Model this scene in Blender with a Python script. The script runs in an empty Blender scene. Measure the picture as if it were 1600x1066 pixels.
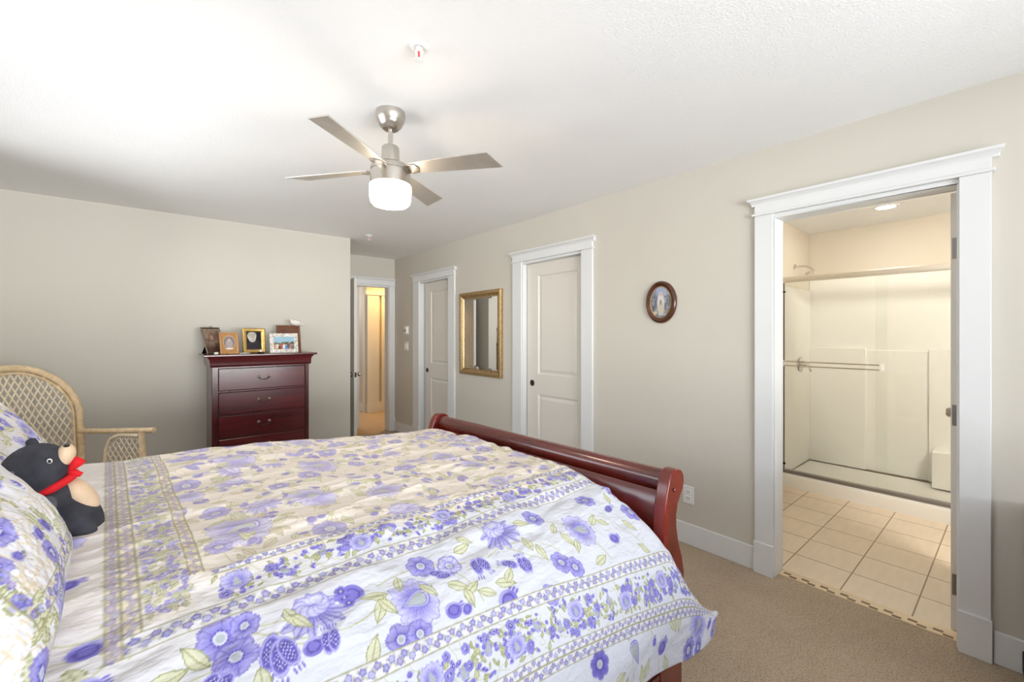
import bpy, bmesh, math, random
import numpy as np
from mathutils import Vector, Matrix

random.seed(7)
rng = np.random.default_rng(11)
SC = bpy.context.scene
COL = SC.collection
PI = math.pi

# ------------------------------------------------------------------ camera, world, lights, exposure
CAM_H = 1.375
YAW = math.atan(570 / 674)
cam_d = bpy.data.cameras.new('camera')
cam_d.sensor_width = 36.0
cam_d.lens = 36.0 * 674 / 1600
cam_d.shift_y = -11 / 1600
cam_d.clip_start = 0.02
cam = bpy.data.objects.new('camera', cam_d)
COL.objects.link(cam)
cam.location = (0, 0, CAM_H)
cam.rotation_euler = (PI / 2, 0, -YAW)
SC.camera = cam

SC.view_settings.view_transform = 'Standard'
SC.view_settings.look = 'None'
SC.view_settings.gamma = 1
SC.view_settings.use_curve_mapping = False
SC.view_settings.exposure = -0.12

world = bpy.data.worlds.new('sky')
SC.world = world
world.use_nodes = True
wn = world.node_tree
bg = wn.nodes['Background']
sky = wn.nodes.new('ShaderNodeTexSky')
sky.sky_type = 'NISHITA'
sky.sun_disc = False
sky.sun_elevation = math.radians(42)
sky.sun_rotation = math.radians(200)
wn.links.new(sky.outputs[0], bg.inputs[0])
bg.inputs[1].default_value = 0.30


def area(name, loc, rot, sx, sy, power, color):
    d = bpy.data.lights.new(name, 'AREA')
    d.shape = 'RECTANGLE'
    d.size = sx
    d.size_y = sy
    d.energy = power
    d.color = color
    o = bpy.data.objects.new(name, d)
    COL.objects.link(o)
    o.location = loc
    o.rotation_euler = rot
    return o


# daylight through the big window behind the camera
area('window_daylight', (0.75, -1.66, 1.52), (PI / 2, 0, 0), 2.9, 1.5, 12, (0.84, 0.92, 1.0))
# added fill panel far outside the window, brightens back wall and ceiling
area('outdoor_fill_far', (0.75, -8.5, 0.85), (PI / 2, 0, 0), 12.0, 2.2, 2200, (0.925, 0.968, 1.0))
# added fill panel below the window, aimed up to brighten the ceiling
area('outdoor_fill_low', (0.75, -2.75, 0.25), (math.radians(180 - 38), 0, 0), 3.6, 1.6, 250, (0.93, 0.97, 1.0))
# two added fill lights at the added left wall window, the lower aimed up
area('side_fill', (-1.20, 2.7, 1.65), (PI / 2, 0, -PI / 2), 2.1, 1.1, 34, (0.95, 0.975, 1.0))
area('side_fill_low', (-2.3, 2.7, 0.35), (math.radians(180 - 40), 0, -PI / 2), 3.2, 1.4, 125, (0.95, 0.98, 1.0))
# unseen fill light added to the bathroom, then shower, hall and closet lamps
area('bath_fill_light', (2.92, -0.50, 2.05), (math.radians(72), 0, math.radians(-62)), 0.6, 0.2, 46, (1.0, 0.94, 0.86))
area('shower_lamp_light', (4.715, 0.736, 2.428), (0, 0, 0), 0.11, 0.11, 3.5, (1.0, 0.945, 0.87))
area('hall_lamp_light', (2.35, 8.2, 2.42), (0, 0, 0), 0.5, 0.5, 20, (1.0, 0.95, 0.88))
area('closet_lamp_light', (3.35, 6.85, 2.42), (0, 0, 0), 0.4, 0.4, 26, (1.0, 0.58, 0.20))


# ------------------------------------------------------------------ materials
def new_mat(name):
    m = bpy.data.materials.new(name)
    m.use_nodes = True
    nt = m.node_tree
    return m, nt, nt.nodes['Principled BSDF']


def lin(c):
    return tuple((v / 12.92 if v <= 0.04045 else ((v + 0.055) / 1.055) ** 2.4) for v in (x / 255 for x in c)) + (1,)


def tex_co(nt, scale=(1, 1, 1), rot=(0, 0, 0), kind='Object'):
    tc = nt.nodes.new('ShaderNodeTexCoord')
    mp = nt.nodes.new('ShaderNodeMapping')
    mp.inputs['Scale'].default_value = scale
    mp.inputs['Rotation'].default_value = rot
    nt.links.new(tc.outputs[kind], mp.inputs[0])
    return mp.outputs[0]


def ramp(nt, fac, stops):
    r = nt.nodes.new('ShaderNodeValToRGB')
    e = r.color_ramp.elements
    while len(e) < len(stops):
        e.new(0.5)
    for k, (p, c) in enumerate(stops):
        e[k].position = p
        e[k].color = c
    nt.links.new(fac, r.inputs[0])
    return r.outputs[0]


def noise(nt, co, scale, detail=3, rough=0.5):
    n = nt.nodes.new('ShaderNodeTexNoise')
    n.inputs['Scale'].default_value = scale
    n.inputs['Detail'].default_value = detail
    n.inputs['Roughness'].default_value = rough
    nt.links.new(co, n.inputs['Vector'])
    return n.outputs['Fac']


def bump(nt, p, h, strength=0.2, dist=0.005):
    b = nt.nodes.new('ShaderNodeBump')
    b.inputs['Strength'].default_value = strength
    b.inputs['Distance'].default_value = dist
    nt.links.new(h, b.inputs['Height'])
    nt.links.new(b.outputs[0], p.inputs['Normal'])


def plain(name, col, rough=0.5, metal=0.0, var=0.06, nscale=8, bmp=0.0, bscale=200, coat=0.0, spec=None, bdist=0.002):
    m, nt, p = new_mat(name)
    c = lin(col)
    lo = tuple(v * (1 - var) for v in c[:3]) + (1,)
    hi = tuple(min(1, v * (1 + var)) for v in c[:3]) + (1,)
    co = tex_co(nt)
    nt.links.new(ramp(nt, noise(nt, co, nscale), [(0.3, lo), (0.7, hi)]), p.inputs['Base Color'])
    p.inputs['Roughness'].default_value = rough
    p.inputs['Metallic'].default_value = metal
    p.inputs['Coat Weight'].default_value = coat
    p.inputs['Coat Roughness'].default_value = 0.12
    if spec is not None:
        p.inputs['Specular IOR Level'].default_value = spec
    if bmp:
        bump(nt, p, noise(nt, co, bscale, 2), bmp, bdist)
    return m


def wood(name, dark, light, axis, rough=0.3, coat=0.5, scale=9):
    m, nt, p = new_mat(name)
    sc = [scale, scale, scale]
    sc[axis] = scale * 0.12
    co = tex_co(nt, tuple(sc))
    f = noise(nt, co, 1.6, 5, 0.6)
    nt.links.new(ramp(nt, f, [(0.25, lin(dark)), (0.75, lin(light))]), p.inputs['Base Color'])
    p.inputs['Roughness'].default_value = rough
    p.inputs['Coat Weight'].default_value = coat
    p.inputs['Coat Roughness'].default_value = 0.18
    return m


def vcol(name, rough=0.85, bmp=0.25, bscale=60, stretch=(1, 1, 1), dist=0.006, sheen=0.0):
    m, nt, p = new_mat(name)
    a = nt.nodes.new('ShaderNodeAttribute')
    a.attribute_name = 'print'
    nt.links.new(a.outputs['Color'], p.inputs['Base Color'])
    p.inputs['Roughness'].default_value = rough
    p.inputs['Specular IOR Level'].default_value = 0.25
    if bmp:
        co = tex_co(nt, stretch)
        bump(nt, p, noise(nt, co, bscale, 3, 0.55), bmp, dist)
    return m


M = {}
M['wall'] = plain('wall_paint', (209, 204, 193), 0.75, var=0.012, nscale=2, bmp=0.10, bscale=260, bdist=0.001)
M['wall_bath'] = plain('bath_wall_paint', (224, 215, 198), 0.7, var=0.01, nscale=2)
M['ceil'] = plain('ceiling_paint', (248, 248, 248), 0.85, var=0.012, nscale=3, bmp=0.30, bscale=130, bdist=0.005)
M['trim'] = plain('white_trim_paint', (229, 230, 230), 0.38, var=0.01, nscale=3)
M['door'] = plain('white_door_paint', (226, 221, 212), 0.42, var=0.01, nscale=3)
M['nickel'] = plain('brushed_nickel', (198, 192, 184), 0.27, 1.0, var=0.05, nscale=40)
M['blade'] = plain('brushed_blade', (205, 200, 194), 0.42, 0.75, var=0.06, nscale=12)
M['satin'] = plain('satin_shower_rail', (236, 228, 214), 0.34, 0.7, var=0.02)
M['chrome'] = plain('chrome', (225, 222, 216), 0.12, 1.0, var=0.02)
M['hinge'] = plain('satin_hinge', (150, 145, 142), 0.35, 0.9, var=0.03)
M['pewter'] = plain('antique_pewter', (150, 140, 125), 0.3, 1.0, var=0.15, nscale=90)
M['bronze'] = plain('dark_pull', (70, 62, 56), 0.35, 0.8, var=0.1)
M['cherry_y'] = wood('cherry_wood_crossgrain', (58, 12, 8), (122, 34, 20), 1, 0.22, 0.7)
M['cherry_z'] = wood('cherry_wood_upright', (74, 13, 5), (134, 32, 15), 2, 0.26, 0.45)
M['cherry_x'] = wood('cherry_wood_rail', (58, 12, 8), (110, 30, 18), 0, 0.26, 0.6)
M['mahog_x'] = wood('mahogany_drawer', (54, 10, 16), (98, 22, 28), 0, 0.25, 0.6, 6)
M['mahog_z'] = wood('mahogany_case', (50, 8, 12), (92, 18, 20), 2, 0.26, 0.6, 6)
M['rattan'] = plain('rattan_cane', (222, 196, 156), 0.5, var=0.16, nscale=30)
M['rattan2'] = plain('split_cane', (240, 224, 196), 0.55, var=0.14, nscale=60)
M['cushion'] = plain('chair_cushion', (214, 200, 178), 0.9, var=0.05, nscale=20)
M['plush'] = plain('charcoal_plush', (62, 62, 68), 0.95, var=0.30, nscale=26, bmp=0.5, bscale=220, spec=0.2)
M['plush_paw'] = plain('grey_plush_paw', (84, 84, 90), 0.95, var=0.15, nscale=40, bmp=0.4, bscale=240, spec=0.2)
M['plush_light'] = plain('grey_plush', (112, 112, 118), 0.9, var=0.1, nscale=40)
M['tan'] = plain('tan_plush', (218, 190, 160), 0.95, var=0.07, nscale=30, bmp=0.4, bscale=260, spec=0.2)
M['red'] = plain('red_felt', (214, 14, 26), 0.8, var=0.08, nscale=40, bmp=0.3, bscale=300)
M['black'] = plain('glossy_black', (10, 10, 11), 0.2, var=0.0)
M['white'] = plain('white_plastic', (240, 240, 238), 0.35, var=0.01)
M['slot'] = plain('dark_slot', (60, 58, 56), 0.6, var=0.0)
M['gold'] = plain('gold_leaf_frame', (196, 164, 98), 0.36, 0.85, var=0.22, nscale=30)
M['bronze_frame'] = plain('mottled_gilt', (184, 156, 112), 0.36, 0.8, var=0.25, nscale=60)
M['tanwood'] = wood('tan_frame_wood', (170, 118, 66), (204, 152, 96), 2, 0.4, 0.2, 20)
M['brownwood'] = wood('brown_oval_wood', (52, 24, 12), (96, 50, 28), 1, 0.25, 0.6, 14)
M['frame_brown'] = wood('brown_frame_wood', (92, 54, 34), (140, 92, 60), 2, 0.4, 0.2, 20)
M['enamel'] = plain('off_white', (236, 230, 220), 0.5, var=0.04)
M['fabric_white'] = plain('mattress_ticking', (236, 232, 226), 0.9, var=0.02)
M['photo'] = vcol('photo_print', 0.25, 0.0)
M['photo_frame_print'] = vcol('floral_frame_print', 0.4, 0.0)
M['duvet'] = vcol('printed_cotton', 0.85, 0.65, 13, (1.0, 1.9, 1.4), 0.022)
M['glow'], _nt, _p = new_mat('lit_opal_glass')
_p.inputs['Base Color'].default_value = (1, 0.95, 0.88, 1)
_p.inputs['Emission Color'].default_value = (1.0, 0.84, 0.62, 1)
_p.inputs['Emission Strength'].default_value = 30
M['glow2'], _nt, _p = new_mat('lit_downlight_lens')
_p.inputs['Emission Color'].default_value = (1.0, 0.9, 0.75, 1)
_p.inputs['Emission Strength'].default_value = 12
_p.inputs['Roughness'].default_value = 0.4


def glass_mat(name, tint, refl=0.06):
    m = bpy.data.materials.new(name)
    m.use_nodes = True
    nt = m.node_tree
    nt.nodes.clear()
    out = nt.nodes.new('ShaderNodeOutputMaterial')
    tr = nt.nodes.new('ShaderNodeBsdfTransparent')
    gl = nt.nodes.new('ShaderNodeBsdfGlossy')
    gl.inputs['Roughness'].default_value = 0.02
    mix = nt.nodes.new('ShaderNodeMixShader')
    fr = nt.nodes.new('ShaderNodeFresnel')
    fr.inputs['IOR'].default_value = 1.32
    tr.inputs['Color'].default_value = tint
    nt.links.new(fr.outputs[0], mix.inputs[0])
    nt.links.new(tr.outputs[0], mix.inputs[1])
    nt.links.new(gl.outputs[0], mix.inputs[2])
    nt.links.new(mix.outputs[0], out.inputs[0])
    return m


M['glass'] = glass_mat('shower_glass', (0.99, 1.0, 0.992, 1))
M['pane'] = glass_mat('window_glass', (1, 1, 1, 1))
M['mirror'], _nt, _p = new_mat('mirror_silver')
_p.inputs['Base Color'].default_value = (0.88, 0.88, 0.87, 1)
_p.inputs['Metallic'].default_value = 1
_p.inputs['Roughness'].default_value = 0.015


def carpet_mat():
    m, nt, p = new_mat('loop_carpet')
    co = tex_co(nt, (1, 1, 1), (0, 0, math.radians(38)))
    v = nt.nodes.new('ShaderNodeTexVoronoi')
    v.inputs['Scale'].default_value = 140
    v.inputs['Randomness'].default_value = 0.25
    nt.links.new(co, v.inputs['Vector'])
    big = noise(nt, co, 5, 3)
    mixn = nt.nodes.new('ShaderNodeMath')
    mixn.operation = 'MULTIPLY_ADD'
    mixn.inputs[1].default_value = 0.12
    nt.links.new(big, mixn.inputs[0])
    nt.links.new(v.outputs['Distance'], mixn.inputs[2])
    nt.links.new(ramp(nt, mixn.outputs[0], [(0.15, lin((214, 197, 174))), (0.45, lin((190, 171, 148))), (0.8, lin((112, 96, 78)))]), p.inputs['Base Color'])
    p.inputs['Roughness'].default_value = 1.0
    p.inputs['Specular IOR Level'].default_value = 0.1
    inv = nt.nodes.new('ShaderNodeMath')
    inv.operation = 'SUBTRACT'
    inv.inputs[0].default_value = 1
    nt.links.new(v.outputs['Distance'], inv.inputs[1])
    bump(nt, p, inv.outputs[0], 0.7, 0.006)
    return m


def tile_mat(name, c1, c2, grout, size, off, width=0.0035):
    m, nt, p = new_mat(name)
    tc = nt.nodes.new('ShaderNodeTexCoord')
    mp = nt.nodes.new('ShaderNodeMapping')
    mp.inputs['Location'].default_value = (-off[0], -off[1], 0)
    nt.links.new(tc.outputs['Object'], mp.inputs[0])
    b = nt.nodes.new('ShaderNodeTexBrick')
    b.offset = 0.0
    b.inputs['Scale'].default_value = 1.0
    b.inputs['Mortar Size'].default_value = width
    b.inputs['Mortar Smooth'].default_value = 0.2
    b.inputs['Brick Width'].default_value = size[0]
    b.inputs['Row Height'].default_value = size[1]
    b.inputs['Color1'].default_value = c1
    b.inputs['Color2'].default_value = c2
    b.inputs['Mortar'].default_value = grout
    nt.links.new(mp.outputs[0], b.inputs['Vector'])
    mx = nt.nodes.new('ShaderNodeMix')
    mx.data_type = 'RGBA'
    mx.blend_type = 'MULTIPLY'
    mx.inputs[0].default_value = 0.5
    nt.links.new(b.outputs['Color'], mx.inputs[6])
    co = tex_co(nt, (1, 5, 1))
    nt.links.new(ramp(nt, noise(nt, co, 6, 4), [(0.3, (0.86, 0.84, 0.80, 1)), (0.7, (1, 1, 1, 1))]), mx.inputs[7])
    nt.links.new(mx.outputs[2], p.inputs['Base Color'])
    p.inputs['Roughness'].default_value = 0.35
    return m


M['carpet'] = carpet_mat()
M['tile'] = tile_mat('cream_floor_tile', lin((240, 222, 198)), lin((244, 228, 204)), lin((150, 126, 96)), (0.29, 0.285), (3.09, 0.345))
M['stone_a'] = plain('cream_mosaic', (226, 204, 168), 0.4, var=0.05)
M['stone_b'] = plain('brown_mosaic', (122, 98, 72), 0.4, var=0.1)
M['surround'] = plain('acrylic_surround', (250, 247, 240), 0.22, var=0.01)


# ------------------------------------------------------------------ mesh helpers
class MB:
    """collects shapes and links them as ONE mesh object"""

    def __init__(self, T=None):
        self.v, self.f, self.T = [], [], T

    def add(self, verts, faces):
        n = len(self.v)
        self.v += [tuple(self.T(p)) if self.T else tuple(p) for p in verts]
        self.f += [tuple(i + n for i in f) for f in faces]
        return self

    def box(self, x0, x1, y0, y1, z0, z1):
        vs = [(x, y, z) for z in (z0, z1) for y in (y0, y1) for x in (x0, x1)]
        return self.add(vs, [(0, 2, 3, 1), (4, 5, 7, 6), (0, 1, 5, 4), (2, 6, 7, 3), (0, 4, 6, 2), (1, 3, 7, 5)])

    def prism(self, outline, put):
        """outline 2D points, put(a, b, k) -> 3D for k in 0, 1"""
        n = len(outline)
        vs = [put(a, b, 0) for a, b in outline] + [put(a, b, 1) for a, b in outline]
        fs = [tuple(range(n)), tuple(range(2 * n - 1, n - 1, -1))]
        fs += [(i, i + n, (i + 1) % n + n, (i + 1) % n) for i in range(n)]
        return self.add(vs, fs)

    def tube(self, pts, r, n=8, closed=False):
        pts = [Vector(p) for p in pts]
        rs = r if isinstance(r, (list, tuple)) else [r] * len(pts)
        vs, fs = [], []
        up = None
        m = len(pts)
        for i, p in enumerate(pts):
            if closed:
                d = (pts[(i + 1) % m] - pts[i - 1]).normalized()
            else:
                d = (pts[min(i + 1, m - 1)] - pts[max(i - 1, 0)]).normalized()
            if up is None:
                up = d.orthogonal().normalized()
            up = (up - d * up.dot(d))
            up = up.normalized() if up.length > 1e-6 else d.orthogonal().normalized()
            w = d.cross(up)
            for k in range(n):
                a = 2 * PI * k / n
                vs.append(p + (up * math.cos(a) + w * math.sin(a)) * rs[i])
        rr = m if closed else m - 1
        for i in range(rr):
            j = (i + 1) % m
            for k in range(n):
                fs.append((i * n + k, i * n + (k + 1) % n, j * n + (k + 1) % n, j * n + k))
        if not closed:
            fs.append(tuple(range(n - 1, -1, -1)))
            fs.append(tuple((m - 1) * n + k for k in range(n)))
        return self.add(vs, fs)

    def lathe(self, prof, c=(0, 0, 0), n=40, A=None, sx=1, sy=1, arc=None):
        """prof (r, z) about the local z axis; A maps local -> world offset"""
        vs, fs = [], []
        for r, z in prof:
            for k in range(n):
                a = 2 * PI * k / n
                p = Vector((r * math.cos(a) * sx, r * math.sin(a) * sy, z))
                if A:
                    p = A @ p
                vs.append(p + Vector(c))
        for i in range(len(prof) - 1):
            for k in range(n):
                fs.append((i * n + k, i * n + (k + 1) % n, (i + 1) * n + (k + 1) % n, (i + 1) * n + k))
        if prof[0][0] > 1e-6:
            fs.append(tuple(range(n - 1, -1, -1)))
        if prof[-1][0] > 1e-6:
            fs.append(tuple((len(prof) - 1) * n + k for k in range(n)))
        return self.add(vs, fs)

    def ball(self, c, r, A=None, nu=28, nv=18, fn=None):
        rx, ry, rz = r if isinstance(r, (list, tuple)) else (r, r, r)
        vs, fs = [], []
        for i in range(nv + 1):
            th = PI * i / nv
            for k in range(nu):
                a = 2 * PI * k / nu
                u = Vector((math.sin(th) * math.cos(a), math.sin(th) * math.sin(a), math.cos(th)))
                g = fn(u) if fn else 1.0
                p = Vector((u.x * rx * g, u.y * ry * g, u.z * rz * g))
                if A:
                    p = A @ p
                vs.append(p + Vector(c))
        for i in range(nv):
            for k in range(nu):
                fs.append((i * nu + k, (i + 1) * nu + k, (i + 1) * nu + (k + 1) % nu, i * nu + (k + 1) % nu))
        return self.add(vs, fs)

    def build(self, name, mat, parent=None, smooth=None, bevel=0.0, seg=2):
        me = bpy.data.meshes.new(name)
        me.from_pydata(self.v, [], self.f)
        bm = bmesh.new()
        bm.from_mesh(me)
        bmesh.ops.remove_doubles(bm, verts=bm.verts, dist=1e-6)
        bmesh.ops.recalc_face_normals(bm, faces=bm.faces)
        bm.to_mesh(me)
        bm.free()
        o = bpy.data.objects.new(name, me)
        COL.objects.link(o)
        if mat:
            me.materials.append(M[mat] if isinstance(mat, str) else mat)
        if smooth is not None:
            me.shade_smooth()
            me.set_sharp_from_angle(angle=math.radians(smooth))
        if bevel:
            b = o.modifiers.new('bevel', 'BEVEL')
            b.width = bevel
            b.segments = seg
            b.limit_method = 'ANGLE'
            b.angle_limit = math.radians(40)
        if parent:
            o.parent = parent
        return o


def tag(o, label=None, cat=None, group=None, kind=None):
    if label:
        o['label'] = label
    if cat:
        o['category'] = cat
    if group:
        o['group'] = group
    if kind:
        o['kind'] = kind
    return o


def thing(name, label, cat, loc=(0, 0, 0), rz=0.0, group=None):
    o = bpy.data.objects.new(name, None)
    o.empty_display_size = 0.05
    COL.objects.link(o)
    o.location = loc
    o.rotation_euler = (0, 0, rz)
    return tag(o, label, cat, group)


def struct(name, mb, mat, label=None, **kw):
    o = mb.build(name, mat, **kw)
    o['kind'] = 'structure'
    if label:
        o['label'] = label
    return o


def grid_object(name, V, mat, parent=None, colors=None, closed=False):
    """V (n, m, 3) array -> quad grid with optional 'print' colours (n, m, 3)"""
    n, m, _ = V.shape
    idx = np.arange(n * m).reshape(n, m)
    q = np.stack([idx[:-1, :-1], idx[1:, :-1], idx[1:, 1:], idx[:-1, 1:]], -1).reshape(-1, 4)
    me = bpy.data.meshes.new(name)
    me.vertices.add(n * m)
    me.vertices.foreach_set('co', np.ascontiguousarray(V, dtype=np.float32).ravel())
    me.loops.add(q.size)
    me.loops.foreach_set('vertex_index', q.astype(np.int32).ravel())
    me.polygons.add(len(q))
    me.polygons.foreach_set('loop_start', np.arange(0, q.size, 4, dtype=np.int32))
    me.update(calc_edges=True)
    me.shade_smooth()
    if colors is not None:
        at = me.color_attributes.new('print', 'FLOAT_COLOR', 'POINT')
        c = np.ones((n * m, 4), np.float32)
        c[:, :3] = colors.reshape(-1, 3)
        at.data.foreach_set('color', c.ravel())
    o = bpy.data.objects.new(name, me)
    COL.objects.link(o)
    me.materials.append(M[mat])
    if parent:
        o.parent = parent
    return o


# ------------------------------------------------------------------ the room
XR, YB, YE, XA, CH = 2.71, 4.84, 5.81, 1.73, 2.44      # right wall, back wall, entry wall, alcove side, ceiling height
XL, YN = -1.02, -1.50                                   # left wall, near wall
WT = 0.12
BATH = (0.177, 0.908)
CLB = (2.315, 3.05)
CLA = (4.346, 5.06)
DH = 2.04

struct('floor', MB().box(XL - WT, XR + 0.05, YN - WT, 9.6, -0.06, 0.0), 'carpet', 'taupe loop pile carpet')
struct('floor_hall', MB().box(XR + 0.05, 4.0, YE + WT, 9.6, -0.06, 0.0), 'carpet')
struct('floor_bathroom', MB().box(XR + 0.13, 5.52, -1.0, 1.6, -0.06, 0.002), 'tile', 'cream square floor tiles')
struct('ceiling', MB().box(XL - WT, 5.52, YN - WT, 9.6, CH, CH + 0.1), 'ceil', 'white stippled ceiling')

w = MB()
segs = [(YN - WT, BATH[0]), (BATH[1], CLB[0]), (CLB[1], CLA[0]), (CLA[1], YE + WT)]
for a, b in segs:
    w.box(XR, XR + WT, a, b, 0, CH)
for a, b in (BATH, CLB, CLA):
    w.box(XR, XR + WT, a, b, DH, CH)
struct('wall_right', w, 'wall', 'long greige wall with three doorways')
struct('wall_back', MB().box(XL - WT, XA, YB, YB + WT, 0, CH), 'wall', 'greige wall behind the dresser')
struct('wall_alcove', MB().box(XA - WT, XA, YB + WT, YE, 0, CH), 'wall')
w = MB()
w.box(XA - WT, 1.82, YE, YE + WT, 0, CH).box(2.62, XR, YE, YE + WT, 0, CH).box(1.82, 2.62, YE, YE + WT, DH, CH)
struct('wall_entry', w, 'wall', 'short greige wall around the entry doorway')
w = MB()
wy0, wy1, wz0, wz1 = 1.65, 3.75, 1.1, 2.25
w.box(XL - WT, XL, YN - WT, wy0, 0, CH).box(XL - WT, XL, wy1, YB, 0, CH)
w.box(XL - WT, XL, wy0, wy1, 0, wz0).box(XL - WT, XL, wy0, wy1, wz1, CH)
struct('wall_left', w, 'wall')
w = MB()
nx0, nx1, nz0, nz1 = -0.72, 2.22, 0.75, 2.28
w.box(XL, nx0, YN - WT, YN, 0, CH).box(nx1, XR, YN - WT, YN, 0, CH)
w.box(nx0, nx1, YN - WT, YN, 0, nz0).box(nx0, nx1, YN - WT, YN, nz1, CH)
struct('wall_near', w, 'wall')


def window(name, T, u0, u1, z0, z1, bars):
    f = MB(T)
    t = 0.05
    f.box(u0, u1, 0.02, 0.08, z0, z0 + t).box(u0, u1, 0.02, 0.08, z1 - t, z1)
    f.box(u0, u0 + t, 0.02, 0.08, z0 + t, z1 - t).box(u1 - t, u1, 0.02, 0.08, z0 + t, z1 - t)
    for b in bars:
        f.box(b - 0.025, b + 0.025, 0.02, 0.08, z0 + t, z1 - t)
    o = struct(name, f, 'trim', bevel=0.003)
    MB(T).box(u0 + t * 0.8, u1 - t * 0.8, 0.045, 0.05, z0 + t * 0.8, z1 - t * 0.8).build('pane', 'pane', o)
    return o


window('window_1', lambda p: (p[0], YN - p[1], p[2]), nx0, nx1, nz0, nz1, [0.26, 1.24])
window('added_window', lambda p: (XL - p[1], p[0], p[2]), wy0, wy1, wz0, wz1, [2.35, 3.05])  # unseen window added over the bed head to even out the light


# door casings: local u along the wall, n out of the wall, z up
def casing(name, T, u0, u1, l0, l1, plinth=True, clip=None, depth=0.15):
    """legs from l0..u0 and u1..l1, head above, jamb lining through the wall"""
    m = MB(T)
    ho = 0.012
    for a, b in ((l0, u0), (u1, l1)):
        m.box(a, b, 0, 0.019, 0, 2.055)
        if plinth:
            m.box(a - 0.004, b + 0.003, 0, 0.029, 0, 0.178)
    e0, e1 = l0 - ho, l1 + ho
    if clip:
        e0, e1 = max(e0, clip[0]), min(e1, clip[1])
    m.box(e0, e1, 0, 0.030, 2.055, 2.068)
    m.box(max(l0, e0), min(l1, e1), 0, 0.021, 2.068, 2.118)
    prof = [(0, 2.112), (0.021, 2.112), (0.024, 2.122), (0.034, 2.133), (0.046, 2.141), (0.046, 2.153), (0, 2.153)]
    c0, c1 = l0 - 0.024, l1 + 0.016
    if clip:
        c0, c1 = max(c0, clip[0]), min(c1, clip[1])
    m.prism(prof, lambda a, b, k: ((c0, c1)[k] if a < 0.03 else (c0 - (a - 0.03) * (0 if clip else 1), c1 + (a - 0.03) * (0 if clip else 1))[k], a, b))
    # jamb lining
    m.box(u0, u0 + 0.008, -depth, 0.004, 0, 2.032)
    m.box(u1 - 0.008, u1, -depth, 0.004, 0, 2.032)
    m.box(u0, u1, -depth, 0.004, 2.032, 2.055)
    return struct(name, m, 'trim', bevel=0.002)


TR = lambda p: (XR - p[1], p[0], p[2])
casing('trim_1', TR, BATH[0], BATH[1], 0.083, 1.003, depth=WT)
casing('trim_2', TR, CLB[0], CLB[1], 2.200, 3.178, depth=WT)
casing('trim_3', TR, CLA[0], CLA[1], 4.210, 5.222, depth=WT)
casing('trim_4', lambda p: (p[0], YE - p[1], p[2]), 1.82, 2.62, XA + 0.004, XR - 0.004, clip=(XA + 0.004, XR - 0.004), depth=WT)

bb = [('baseboard_right', (XR - 0.014, XR), [(YN, 0.077), (1.009, 2.194), (3.182, 4.204), (5.228, YE)], 'y'),
      ('baseboard_back', (YB - 0.014, YB), [(XL, XA + 0.014)], 'x'),
      ('baseboard_alcove', (XA, XA + 0.014), [(YB, YE - 0.03)], 'y'),
      ('baseboard_left', (XL, XL + 0.014), [(YN, YB - 0.014)], 'y'),
      ('baseboard_near', (YN, YN + 0.014), [(XL + 0.014, XR - 0.014)], 'x')]
for nm, (a, b), spans, ax in bb:
    m = MB()
    for s, e in spans:
        if ax == 'y':
            m.box(a, b, s, e, 0, 0.136)
        else:
            m.box(s, e, a, b, 0, 0.136)
    struct(nm, m, 'trim', bevel=0.004)


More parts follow.
